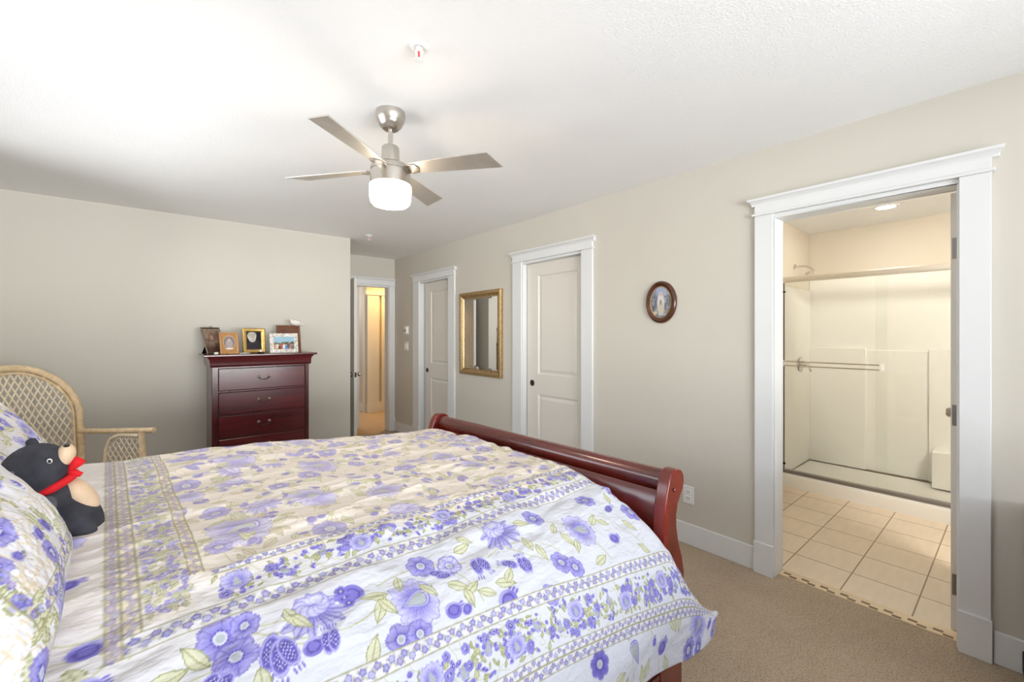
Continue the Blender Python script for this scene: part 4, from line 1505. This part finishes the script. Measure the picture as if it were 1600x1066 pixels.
    def path(self, pts, wd=0.0022, col='olive', a=0.9):
        pts = np.asarray(pts, float)
        for (s0, q0), (s1, q1) in zip(pts[:-1], pts[1:]):
            cs, cq = (s0 + s1) / 2, (q0 + q1) / 2
            r = max(abs(s1 - s0), abs(q1 - q0)) / 2 + wd * 2
            w = self.win(cs, cq, r)
            if w is None:
                continue
            x, y = self.S[w], self.Q[w]
            dx, dy = s1 - s0, q1 - q0
            l2 = dx * dx + dy * dy + 1e-12
            tt = np.clip(((x - s0) * dx + (y - q0) * dy) / l2, 0, 1)
            d = np.hypot(x - s0 - tt * dx, y - q0 - tt * dy)
            self.put(w, (wd - d) / 0.0012, col, a)

    def curl(self, s, q, L, rot, bend, wd=0.0022, col='olive'):
        pts = []
        a = rot
        for k in range(13):
            pts.append((s, q))
            s += math.cos(a) * L / 12
            q += math.sin(a) * L / 12
            a += bend / 12
        self.path(pts, wd, col)
        return pts[-1]

    def floret_row(self, p0, p1, width, step, R):
        p0, p1 = np.asarray(p0, float), np.asarray(p1, float)
        d = p1 - p0
        ln = np.hypot(*d)
        d /= ln
        n_ = np.array([-d[1], d[0]])
        x = step / 2
        while x < ln:
            k = self.k = getattr(self, 'k', 0) + 1
            c_ = p0 + d * x + n_ * width * 0.15 * (1 if k % 2 else -1)
            L = self.local(c_[0], c_[1], R * 2.4, 0.6 * k)
            if L:
                w, u, v = L
                th = np.arctan2(v, u)
                r = np.hypot(u, v) / (0.95 + 0.10 * np.cos(5 * th))
                for a in (0.0, 2.2, 4.2):
                    cu_, cv_ = R * 1.15 * math.cos(a), R * 1.15 * math.sin(a)
                    ee = np.hypot((u - cu_), (v - cv_) * 1.3)
                    self.put(w, (R * 0.55 - ee) / 0.0015, 'leafd', 0.55)
                self.put(w, (R - r) / 0.0015, ('pur', 'lil', 'mauve')[k % 3], 0.8)
                self.put(w, (np.abs(r - R * 0.82) < R * 0.16) * 1.0, 'purd', 0.55)
                self.put(w, (R * 0.40 - r) / 0.0015, 'grey', 0.9)
            x += step
    def border(self, p0, p1, width, step=0.020, R=0.0075, tint=0.12):
        """a narrow strip from p0 to p1 (its centre line) between two olive lines"""
        p0, p1 = np.asarray(p0, float), np.asarray(p1, float)
        d = (p1 - p0) / np.hypot(*(p1 - p0))
        n_ = np.array([-d[1], d[0]]) * width / 2
        x, y = self.S - p0[0], self.Q - p0[1]
        along = x * d[0] + y * d[1]
        off = np.abs(-x * d[1] + y * d[0])
        mk = (off < width / 2) & (along > 0) & (along < np.hypot(*(p1 - p0)))
        self.put((slice(None), slice(None)), mk * 1.0, 'sand', tint)
        self.floret_row(p0, p1, width, step, R)
        self.path([p0 + n_, p1 + n_], 0.0022, 'line')
        self.path([p0 - n_, p1 - n_], 0.0022, 'line')

    def dense(self, s0, s1, q0, q1, r, big=0.034):
        """closely printed field of small motifs"""
        area_ = (s1 - s0) * (q1 - q0)
        for k in range(int(area_ * 420)):
            s, q = r.uniform(s0, s1), r.uniform(q0, q1)
            self.curl(s, q, r.uniform(0.03, 0.07), r.uniform(0, 6.3), r.uniform(-3, 3), 0.0014)
        for k in range(int(area_ * 700)):
            s, q = r.uniform(s0, s1), r.uniform(q0, q1)
            self.leaf(s, q, r.uniform(0.008, 0.014), r.uniform(0, 6.3))
        for k in range(int(area_ * 520)):
            s, q = r.uniform(s0, s1), r.uniform(q0, q1)
            x = r.random()
            if x < 0.45:
                self.bud(s, q, r.uniform(0.006, 0.011), r.uniform(0, 6.3))
            elif x < 0.75:
                self.pod(s, q, r.uniform(0.010, 0.016), r.uniform(0, 6.3), False)
            else:
                self.flower(s, q, r.uniform(0.010, 0.016), r.uniform(0, 3), 5)


#PATTERN-BEGIN
def paint_duvet(C):
    r = np.random.default_rng(5)
    C.put((slice(None), slice(None)), sstep(-1.0, -1.5, C.S) * sstep(-0.75, -0.45, C.Q), (228, 219, 210), 0.8)  # warm light on the head end, put into the cloth colour
    # cream ground of the centre panel, with some warm lamp light put into it
    pan = sstep(-1.40, -1.36, C.S) * sstep(-0.50, -0.44, C.Q)
    C.put((slice(None), slice(None)), pan, (232, 222, 210), 0.9)
    # --- outer white field, camera side: large flowers on long stems
    C.curl(-1.50, -0.70, 0.30, 0.35, -0.9)
    C.curl(-1.33, -0.62, 0.22, -0.5, 0.9)
    C.curl(-1.33, -0.62, 0.26, -0.95, 1.4)
    C.curl(-1.16, -0.665, 0.14, 3.5, -0.9)
    C.curl(-1.08, -0.64, 0.26, 0.2, -0.8)
    C.curl(-0.98, -0.62, 0.2, -0.4, -1.3)
    C.curl(-0.80, -0.68, 0.25, 0.4, -1.4)
    C.curl(-0.62, -0.75, 0.25, 2.8, -1.3)
    C.curl(-0.55, -0.62, 0.25, -0.4, -1.2)
    C.curl(-0.35, -0.66, 0.22, -0.5, -1.0)
    C.peony(-1.215, -0.640, 0.050, PI / 2)
    C.tear(-1.022, -0.712, 0.040, 0.12)
    C.flower(-1.362, -0.622, 0.036, 0.3)
    C.flower(-1.347, -0.668, 0.034, 0.9, 5)
    C.flower(-1.325, -0.618, 0.024, 0.2, 6)
    C.pod(-1.300, -0.690, 0.033, -1.9)
    C.pod(-1.288, -0.705, 0.033, -1.7)
    C.pod(-1.274, -0.700, 0.030, -1.3)
    C.pod(-1.390, -0.700, 0.026, 0.9)
    C.pod(-1.372, -0.706, 0.024, 0.7)
    C.bud(-1.235, -0.712, 0.020, 0.1)
    C.pod(-1.212, -0.716, 0.022, 1.5)
    C.pod(-1.200, -0.716, 0.022, 1.35)
    C.bud(-1.135, -0.640, 0.026, 2.9)
    C.flower(-1.152, -0.640, 0.013, 0, 5, 'purd', 'pur')
    C.flower(-1.148, -0.655, 0.011, 0, 5, 'purd', 'pur')
    C.flower(-1.155, -0.626, 0.011, 0, 5, 'purd', 'pur')
    C.flower(-1.085, -0.770, 0.030, 0.4, 5)
    C.flower(-1.045, -0.777, 0.028, 0.2, 7)
    C.bud(-0.955, -0.765, 0.022, 0.1)
    C.bud(-0.925, -0.775, 0.015, 0.5)
    C.flower(-0.965, -0.628, 0.034, 0.1, 7)
    C.flower(-0.900, -0.655, 0.030, 0.6, 5, 'lil', 'pale')
    C.pod(-0.942, -0.665, 0.022, -0.6)
    C.pod(-0.932, -0.680, 0.020, -0.2)
    C.pod(-0.842, -0.690, 0.028, -1.8)
    C.pod(-0.822, -0.690, 0.026, -1.4)
    C.pod(-0.760, -0.720, 0.025, 2.6)
    C.pod(-0.725, -0.735, 0.026, 1.5)
    C.pod(-0.712, -0.737, 0.026, 1.4)
    C.flower(-0.60, -0.765, 0.032, 0.2, 6)
    C.flower(-0.565, -0.790, 0.030, 0.2, 7)
    C.peony(-0.715, -0.605, 0.055, PI / 2 + 0.3)
    C.flower(-0.56, -0.60, 0.034, 0.3)
    C.tear(-0.440, -0.695, 0.040, -0.3)
    C.bud(-0.34, -0.760, 0.022, 0.1)
    C.flower(-0.30, -0.60, 0.034, 0.0, 6)
    C.pod(-0.24, -0.66, 0.026, 0.3)
    C.flower(-0.16, -0.70, 0.036, 0.5, 6)
    C.peony(-0.12, -0.58, 0.045, 1.2)
    C.bud(-0.08, -0.80, 0.024, 0.3)
    C.bud(-0.82, -0.80, 0.03, 0.6)
    C.flower(-0.70, -0.83, 0.026, 0.6)
    for s, q, R_, a in ((-1.44, -0.66, .042, .3), (-1.40, -0.64, .036, 2.2), (-1.32, -0.735, .036, -1.6), (-1.30, -0.755, .03, -.6), (-1.255, -0.645, .030, -1.3), (-1.24, -0.66, .028, -.9),
                        (-1.10, -0.665, .034, 2.8), (-1.10, -0.70, .036, -2.2), (-1.083, -0.70, .030, -1.1), (-1.14, -0.765, .036, 1.0), (-1.04, -0.66, .028, -1.9), (-0.985, -0.70, .03, -1.0),
                        (-0.915, -0.72, .034, -.6), (-0.885, -0.735, .030, .4), (-0.905, -0.755, .03, -1.6), (-0.86, -0.76, .03, 2.6), (-0.80, -0.76, .034, -.4), (-0.78, -0.745, .03, .7),
                        (-0.66, -0.68, .034, 1.4), (-0.64, -0.72, .034, -1.6), (-0.52, -0.71, .034, -1.4), (-0.505, -0.74, .03, -2.2), (-0.36, -0.68, .034, .6), (-0.33, -0.70, .03, -.7),
                        (-0.53, -0.66, .03, .8), (-0.22, -0.74, .034, -1.1), (-0.20, -0.62, .03, 1.1), (-0.62, -0.61, .034, -.3), (-0.84, -0.62, .034, .2), (-0.82, -0.60, .028, -.7),
                        (-0.45, -0.80, .034, .2), (-0.24, -0.82, .032, 2.4)):
        C.leaf(s, q, R_ * 0.85, a)
    # head end of the white field
    for s, q, R_, a in ((-1.57, -0.70, .045, 1.0), (-1.62, -0.72, .05, 2.3), (-1.58, -0.62, .045, .1), (-1.54, -0.60, .04, -1.2), (-1.56, -0.66, .04, .6), (-1.66, -0.66, .05, .8), (-1.70, -0.60, .05, .3)):
        C.leaf(s, q, R_ * 0.8, a)
    C.curl(-1.75, -0.70, 0.32, 0.2, 0.6)
    C.curl(-1.62, -0.56, 0.16, 0.4, -1.4)
    C.curl(-1.60, -0.50, 0.14, -0.4, 0.8)
    C.pod(-1.60, -0.45, 0.03, 0.2, False)
    C.pod(-1.59, -0.475, 0.028, 0.3, False)
    C.pod(-1.61, -0.50, 0.03, 0.8, False)
    C.pod(-1.545, -0.70, 0.03, 0.5, False)
    C.bud(-1.53, -0.54, 0.026, -0.4)
    C.bud(-1.53, -0.62, 0.022, 0.2)
    C.flower(-1.68, -0.76, 0.035, 0.3)
    C.peony(-1.62, -0.30, 0.03, 2.5)
    C.tear(-1.58, -0.16, 0.028, 1.0)
    C.bud(-1.56, -0.36, 0.020, 0.2)
    # below the lower border, along the hem
    C.flower(-1.05, -1.00, 0.035, 0.2)
    C.flower(-0.60, -1.035, 0.036, 0.1, 7, 'purd', 'pur')
    C.tear(-0.44, -1.055, 0.040, 1.9, False)
    C.curl(-0.46, -1.15, 0.16, 1.4, 0.5)
    C.curl(-0.30, -1.15, 0.14, 1.7, 0.6)
    C.bud(-0.29, -1.085, 0.026, 0.6)
    C.bud(-0.335, -1.06, 0.014, 1.2)
    C.tear(-0.06, -1.075, 0.042, 0.8)
    C.bud(0.03, -1.10, 0.022, 1.0)
    C.flower(-0.12, -1.135, 0.036, 0.2, 7, 'purd', 'lil')
    C.flower(-0.05, -1.145, 0.026, 0.2, 6, 'purd', 'lil')
    C.flower(0.10, -1.13, 0.034, 0.4, 6)
    C.flower(-0.78, -1.09, 0.036, 0.4, 6)
    for s, q, a in ((-0.38, -1.12, 1.0), (-0.41, -1.13, 1.6), (-0.26, -1.14, 2.0), (-0.22, -1.04, -1.0), (-0.19, -1.04, -1.6), (-0.52, -1.10, .3), (-0.50, -1.13, .9), (-0.9, -1.06, .9), (-0.70, -1.12, 2.2), (0.07, -1.05, 1.8)):
        C.leaf(s, q, 0.03, a)
    # --- centre panel
    spots = [('t', -1.27, -.31, .05, .2), ('f', -1.098, -.41, .042, .3), ('p', -.90, -.40, .05, 2.0), ('b', -1.325, -.37, .026, -.8), ('f', -1.30, -.17, .034, 0), ('p', -1.20, -.19, .045, 1.8), ('t', -1.07, -.20, .045, .9),
             ('t', -1.17, .30, .05, .3), ('f', -1.33, .12, .036, .2), ('f', -1.30, .42, .06, .6), ('p', -1.22, .05, .045, 1.4), ('t', -.95, .10, .05, 0)]
    got = [(a[1], a[2]) for a in spots]
    tries = 0
    while tries < 4000:
        tries += 1
        s, q = r.uniform(-1.34, 0.1), r.uniform(-0.38, 1.05)
        if all((s - a) ** 2 + (q - b) ** 2 > 0.118 ** 2 for a, b in got):
            got.append((s, q))
            spots.append((r.choice(['t', 'f', 'p', 'f', 't', 'd']), s, q, r.uniform(0.028, 0.042), r.uniform(0, 6.28)))
    for k in range(900):
        s, q = r.uniform(-1.35, 0.1), r.uniform(-0.44, 1.05)
        C.curl(s, q, r.uniform(0.04, 0.10), r.uniform(0, 6.28), r.uniform(-3.5, 3.5), r.uniform(0.0012, 0.0024), 'tint')
    for k in range(420):
        C.leaf(r.uniform(-1.35, 0.1), r.uniform(-0.44, 1.05), r.uniform(0.012, 0.024), r.uniform(0, 6.28), 'tint')
    for k, s, q, R_, a in spots:
        for j in range(3):
            C.curl(s, q, r.uniform(0.06, 0.11), r.uniform(0, 6.28), r.uniform(-2, 2), 0.0022)
    for k, s, q, R_, a in spots:
        for j in range(4):
            b = r.uniform(0, 6.28)
            d = r.uniform(0.055, 0.085)
            C.leaf(s + d * math.cos(b), q + d * math.sin(b), r.uniform(0.018, 0.03), r.uniform(0, 6.28))
        for j in range(3):
            b = r.uniform(0, 6.28)
            d = r.uniform(0.06, 0.08)
            (C.bud if j else C.pod)(s + d * math.cos(b), q + d * math.sin(b), r.uniform(0.011, 0.018), r.uniform(0, 6.28))
        if k == 't':
            C.tear(s, q, R_, a)
        elif k == 'p':
            C.peony(s, q, R_ * 0.9, a)
        elif k == 'd':
            C.pod(s, q, R_ * 0.8, a)
            C.pod(s + 0.02, q + 0.015, R_ * 0.7, a + 0.5)
        else:
            C.flower(s, q, R_, a, int(r.integers(5, 8)))

    C.put((slice(None), slice(None)), pan, (222, 210, 196), 0.32)
    # --- dense printed fields between the borders
    def field(s0, s1, qf, tears, lo, hi):
        """field between q = lo(s) and hi(s)"""
        ar = (s1 - s0) * (hi(s0) - lo(s0))
        for kind, n_ in (('c', 1500), ('l', 2300), ('m', 2000)):
            for k in range(int(ar * n_)):
                s = r.uniform(s0, s1)
                q = r.uniform(lo(s) + 0.008, hi(s) - 0.008)
                if kind == 'c':
                    C.curl(s, q, r.uniform(0.02, 0.05), r.uniform(0, 6.3), r.uniform(-3, 3), 0.0014)
                elif kind == 'l':
                    C.leaf(s, q, r.uniform(0.007, 0.013), r.uniform(0, 6.3))
                else:
                    x = r.random()
                    if x < 0.5:
                        C.bud(s, q, r.uniform(0.005, 0.008), r.uniform(0, 6.3))
                    elif x < 0.8:
                        C.pod(s, q, r.uniform(0.008, 0.013), r.uniform(0, 6.3), False)
                    else:
                        C.flower(s, q, r.uniform(0.008, 0.012), r.uniform(0, 3), 5)
        s = s0 + 0.04
        i = 0
        while s < s1:
            q = lo(s) + (hi(s) - lo(s)) * (0.40 if i % 2 else 0.62)
            C.tear(s, q, 0.0185, -1.5 + 0.5 * math.sin(i * 2.1), i % 3 == 0)
            s += tears
            i += 1
    ob = lambda s: -0.590 + 0.052 * max(0.0, s + 1.3) / 1.1      # outer line of the first border
    field(-1.355, 0.10, None, 0.085, lambda s: ob(s) + 0.046, lambda s: ob(s) + 0.120)
    b2 = lambda s: -0.772 - 0.082 * (s + 1.25) / 1.15            # upper line of the second border
    field(-1.50, 0.13, None, 0.068, lambda s: b2(s) - 0.130, lambda s: b2(s) - 0.036)
    # field along the head end
    for k in range(26):
        q = -0.46 + k * 0.062
        C.tear(-1.425 + 0.008 * math.sin(k * 2.2), q, 0.017, 1.5 + 0.6 * math.sin(k), False)
    C.put((slice(None), slice(None)), ((C.S > -1.463) & (C.S < -1.386) & (C.Q > -0.54)) * 1.0, 'sand', 0.22)
    for k in range(420):
        C.curl(r.uniform(-1.455, -1.392), r.uniform(-0.52, 1.05), r.uniform(0.02, 0.04), r.uniform(0, 6.3), r.uniform(-3, 3), 0.0015, 'tint' if k % 2 else 'olive')
    for k in range(900):
        s, q = r.uniform(-1.455, -1.392), r.uniform(-0.52, 1.05)
        x = r.random()
        if x < 0.5:
            C.leaf(s, q, r.uniform(0.008, 0.014), r.uniform(0, 6.3))
        elif x < 0.75:
            C.bud(s, q, r.uniform(0.005, 0.008), r.uniform(0, 6.3))
        else:
            C.pod(s, q, r.uniform(0.009, 0.014), r.uniform(0, 6.3), False)
    C.put((slice(None), slice(None)), ((C.S > -1.463) & (C.S < -1.386) & (C.Q > -0.54)) * 1.0, (222, 212, 202), 0.30)
    # --- the narrow borders themselves
    def strip(fn0, fn1, s0, s1, R_):
        ss = np.linspace(s0, s1, 24)
        c = [(a, (fn0(a) + fn1(a)) / 2) for a in ss]
        wd = abs(fn1(s0) - fn0(s0))
        mk = (C.S > s0) & (C.S < s1)
        lo_ = np.interp(C.S, ss, [min(fn0(a), fn1(a)) for a in ss])
        hi_ = np.interp(C.S, ss, [max(fn0(a), fn1(a)) for a in ss])
        C.put((slice(None), slice(None)), (mk & (C.Q > lo_) & (C.Q < hi_)) * 1.0, 'white', 0.85)
        C.put((slice(None), slice(None)), (mk & (C.Q > lo_) & (C.Q < hi_)) * 1.0, 'sand', 0.14)
        for a, b in zip(c[:-1], c[1:]):
            C.floret_row(a, b, wd, 0.0140, R_ * 1.1)
        C.path([(a, fn0(a)) for a in ss], 0.0020, 'line')
        C.path([(a, fn1(a)) for a in ss], 0.0020, 'line')
    strip(lambda s: ob(s), lambda s: ob(s) + 0.042, -1.508, 0.10, 0.0078)
    strip(lambda s: ob(s) + 0.122, lambda s: ob(s) + 0.142, -1.352, 0.10, 0.0055)
    strip(lambda s: b2(s), lambda s: b2(s) - 0.032, -1.75, 0.13, 0.0070)
    strip(lambda s: b2(s) - 0.134, lambda s: b2(s) - 0.156, -1.75, 0.13, 0.0055)
    strip(lambda s: b2(s) - 0.158, lambda s: b2(s) - 0.184, -1.75, 0.13, 0.0065)
    for s0, s1, q0, R_ in ((-1.510, -1.486, -0.590, 0.0085), (-1.486, -1.463, -0.548, 0.0070), (-1.386, -1.363, -0.452, 0.0060)):
        mk = (C.S > s0) & (C.S < s1) & (C.Q > q0)
        C.put((slice(None), slice(None)), mk * 1.0, 'sand', 0.35)
        qs = np.linspace(q0, 1.05, 20)
        for a, b in zip(qs[:-1], qs[1:]):
            C.floret_row(((s0 + s1) / 2, a), ((s0 + s1) / 2, b), s1 - s0, 0.0140, R_ * 1.1)
        C.put((slice(None), slice(None)), mk * 1.0, 'sand', 0.32)
        C.path([(s0, q0), (s0, 1.05)], 0.0024, 'line')
        C.path([(s1, q0), (s1, 1.05)], 0.0024, 'line')
    return C.img
#PATTERN-END


s_ax = np.concatenate([np.linspace(-1.95, -1.45, 120, endpoint=False), np.linspace(-1.45, 0.14, 820)])
q_ax = np.concatenate([np.linspace(-QMAX - 0.035, -QMAX, 8, endpoint=False), np.linspace(-QMAX, 0.55, 900, endpoint=False), np.linspace(0.55, QMAX, 160)])
GS, GQ = np.meshgrid(s_ax, q_ax, indexing='ij')
cl = Cloth(GS, GQ, (213, 214, 222))
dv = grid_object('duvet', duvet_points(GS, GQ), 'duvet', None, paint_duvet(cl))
dv.location = BF
dv.rotation_euler = (0, 0, BR)
tag(dv, 'white duvet printed with purple flowers spread over the sleigh bed', 'duvet')

# ------------------------------------------------------------------ pillows leaning on the bed head


def pillow(name, label, centre, yaw, lean, w, h, t, paint, seed):
    """w along the bed head, h up the lean, t thick"""
    n, m = 150, 240
    a = np.linspace(-1, 1, n)[:, None] * np.ones((1, m))
    b = np.ones((n, 1)) * np.linspace(-1, 1, m)[None, :]

    def side(sg):
        e = np.clip(1 - np.abs(a) ** 2.4, 0, 1) ** 0.55 * np.clip(1 - np.abs(b) ** 2.8, 0, 1) ** 0.5
        x = a * w / 2 * (1 - 0.07 * (1 - np.abs(b) ** 2) * np.abs(a) ** 3)
        y = b * h / 2 * (1 - 0.07 * (1 - np.abs(a) ** 2) * np.abs(b) ** 3)
        nz = vnoise(a + 0.4 * b, b, 5, 5, seed, 3) * 0.030 * np.clip(e * 2, 0, 1) + vnoise(a - b, b, 12, 8, seed + 3, 2) * 0.010 * np.clip(e * 2, 0, 1)
        return np.stack([x, sg * (t / 2 * e + nz * sg * (1 if sg > 0 else 0)), y], -1)
    F_, B_ = side(1), side(-1)
    V = np.concatenate([F_, B_[::-1]], 0)
    S, Q = np.meshgrid(np.linspace(-w / 2, w / 2, n), np.linspace(-h / 2, h / 2, m), indexing='ij')
    C = Cloth(S, Q, (222, 220, 224))
    paint(C)
    cols = np.concatenate([C.img, C.img[::-1]], 0)
    # local: x along bed head, y out of the face, z up -> lean back and turn to face the foot of the bed
    R_ = Matrix.Rotation(yaw, 3, 'Z') @ Matrix.Rotation(-PI / 2, 3, 'Z') @ Matrix.Rotation(lean, 3, 'X')
    Rn = np.array(R_)
    V = V @ Rn.T
    o = grid_object(name, V, 'duvet', None, cols)
    o.location = centre
    return tag(o, label, 'pillow', 'flowered pillows against the bed head')


def paint_pillow(seed):
    def fn(C):
        r = np.random.default_rng(seed)
        sm, qm = C.s[-1], C.q[-1]
        for k in range(420):
            C.curl(r.uniform(-sm, sm), r.uniform(-qm, qm), r.uniform(0.04, 0.10), r.uniform(0, 6.28), r.uniform(-3, 3), 0.0016, 'tint')
        for k in range(120):
            C.leaf(r.uniform(-sm, sm), r.uniform(-qm, qm), r.uniform(0.012, 0.028), r.uniform(0, 6.28))
        for k in range(60):
            s, q = r.uniform(-sm, sm), r.uniform(-qm, qm)
            (C.bud, C.pod)[k % 2](s, q, r.uniform(0.009, 0.016), r.uniform(0, 6.28))
        for k in range(26):
            s, q = r.uniform(-sm, sm), r.uniform(-qm, qm)
            if k % 2:
                C.tear(s, q, r.uniform(0.018, 0.028), r.uniform(0, 6.28), k % 4 == 1)
            else:
                C.flower(s, q, r.uniform(0.018, 0.03), r.uniform(0, 6.28), 5)
        for off in (0.06, 0.085):
            a, b = sm - off, qm - off
            C.path([(-a, -b), (a, -b), (a, b), (-a, b), (-a, -b)], 0.0022, 'line')
        off = 0.0725
        a, b = sm - off, qm - off
        for p0, p1 in (((-a, -b), (a, -b)), ((a, -b), (a, b)), ((a, b), (-a, b)), ((-a, b), (-a, -b))):
            C.floret_row(p0, p1, 0.025, 0.0165, 0.007)
    return fn


pillow('pillow', 'flowered pillow nearest the camera, in front of the plush bear', (-0.325, 1.09, 1.085), BR, math.radians(43), 0.56, 0.58, 0.26, paint_pillow(21), 41)
pillow('pillow', 'flowered pillow behind the plush bear on the far side of the bed', (-0.45, 1.93, 1.105), BR, math.radians(46), 0.66, 0.58, 0.22, paint_pillow(22), 47)

# ------------------------------------------------------------------ plush bear
BY0 = 1.53


def bp(u, v, dy=0.0):
    """bear sketch grid -> metres: u across 917 per metre, v down 636 per metre"""
    return Vector(((u - 90) / 917.0, dy, (770 - v) / 636.0))


bear = thing('plush_bear', 'dark grey plush bear with tan belly and red scarf lying against the pillows', 'soft toy', (-0.1660, 1.44, 1.002))
bear.scale = (0.95, 0.95, 0.95)
RY = lambda deg: Matrix.Rotation(math.radians(deg), 3, 'Y')
m = MB()
m.ball(bp(64, 727), (0.060, 0.065, 0.064), RY(20))
m.ball(bp(72, 745, 0), (0.050, 0.056, 0.045), RY(35))
m.ball(bp(92, 775), (0.046, 0.054, 0.050), RY(40))
m.ball(bp(114, 802), (0.082, 0.062, 0.052), RY(50))
m.ball(bp(104, 815, 0.0), (0.048, 0.058, 0.036), RY(20))
for s in (-1, 1):
    m.ball(bp(130, 812, s * 0.047), (0.044, 0.024, 0.026), RY(38))
    m.ball(bp(151, 826, s * 0.050), (0.016, 0.021, 0.018))
    m.ball(bp(94, 772, s * 0.056), (0.020, 0.020, 0.024))
m.ball(bp(38, 721, -0.054), (0.009, 0.006, 0.0125), RY(10))
m.ball(bp(55, 687, 0.030), (0.012, 0.007, 0.012))
body = m.build('body', 'plush', bear, smooth=180)
md = body.modifiers.new('remesh', 'REMESH')
md.mode = 'VOXEL'
md.voxel_size = 0.0035
md.use_smooth_shade = True
md = body.modifiers.new('smooth', 'SMOOTH')
md.iterations = 7
md.factor = 0.5
for s in (-1, 1):
    MB().ball(bp(88, 772, s * 0.083), (0.0185, 0.020, 0.0265), RY(15)).build('paw', 'plush_paw', bear, smooth=180)
MB().ball(bp(110, 709, -0.006), (0.0185, 0.031, 0.0275), RY(12)).build('muzzle', 'tan', bear, smooth=180)
MB().ball(bp(113, 693.5, -0.013), (0.0062, 0.011, 0.0048), RY(12)).build('nose', 'black', bear, smooth=180)
MB().tube([bp(121, 708, -0.014) + Vector((0.0, 0, 0)), bp(122, 711, -0.012)], 0.0010, 6).build('mouth', 'black', bear)
for s in (-1, 1):
    e = MB().ball(bp(91.5, 708, s * 0.0535 - 0.004), (0.0046, 0.0035, 0.0058), RY(-15)).build('eye', 'white', bear, smooth=180)
    MB().ball(bp(91.8, 708, s * 0.0555 - 0.005), (0.0028, 0.0035, 0.0040), RY(-15)).build('pupil', 'black', e, smooth=180)
for u_, v_, d_ in ((37, 721, -0.0585),):
    MB().ball(bp(u_, v_, d_), (0.0055, 0.003, 0.0085), RY(10)).build('inner_ear', 'plush_light', bear, smooth=180)
MB().ball(bp(134, 775, 0), (0.053, 0.040, 0.024), RY(57)).build('belly_patch', 'tan', bear, smooth=180)
# scarf
ax = (bp(112, 795) - bp(64, 730)).normalized()
e1 = Vector((0, 1, 0))
e2 = ax.cross(e1).normalized()
c0 = bp(86, 754)
m = MB()
m.tube([c0 + e1 * 0.050 * math.cos(a) + e2 * 0.047 * math.sin(a) for a in np.linspace(0, 2 * PI, 41)[:-1]], 0.0095, 10, True)
m.build('scarf', 'red', bear, smooth=180)
m = MB()
m.tube([bp(114, 733, -0.012), bp(121, 728, -0.014), bp(130, 721, -0.014), bp(136, 716, -0.012)], [0.006, 0.009, 0.013, 0.011], 12)
m.build('scarf_end', 'red', bear, smooth=180)
m = MB()
m.tube([bp(114, 734, -0.014), bp(122, 735, -0.018), bp(131, 738, -0.02), bp(137, 741, -0.02)], [0.006, 0.007, 0.0065, 0.006], 12)
m.build('scarf_end', 'red', bear, smooth=180)

# ------------------------------------------------------------------ dark console just right of the frame
t = thing('media_console', 'dark low console against the right wall at the edge of the photo', 'cabinet', (2.45, -0.494, 0.0))
m = MB().box(-0.22, 0.235, -0.48, 0.475, 0.10, 0.66)
m.build('cabinet', 'mahog_z', t, bevel=0.004)
MB().box(-0.24, 0.24, -0.49, 0.485, 0.66, 0.69).build('top', 'mahog_z', t, bevel=0.004)
for sx in (-0.19, 0.225):
    for sy in (-0.45, 0.47):
        MB().lathe([(0.018, 0.0), (0.024, 0.03), (0.024, 0.10)], (sx, sy, 0), 20).build('foot', 'black', t, smooth=40)
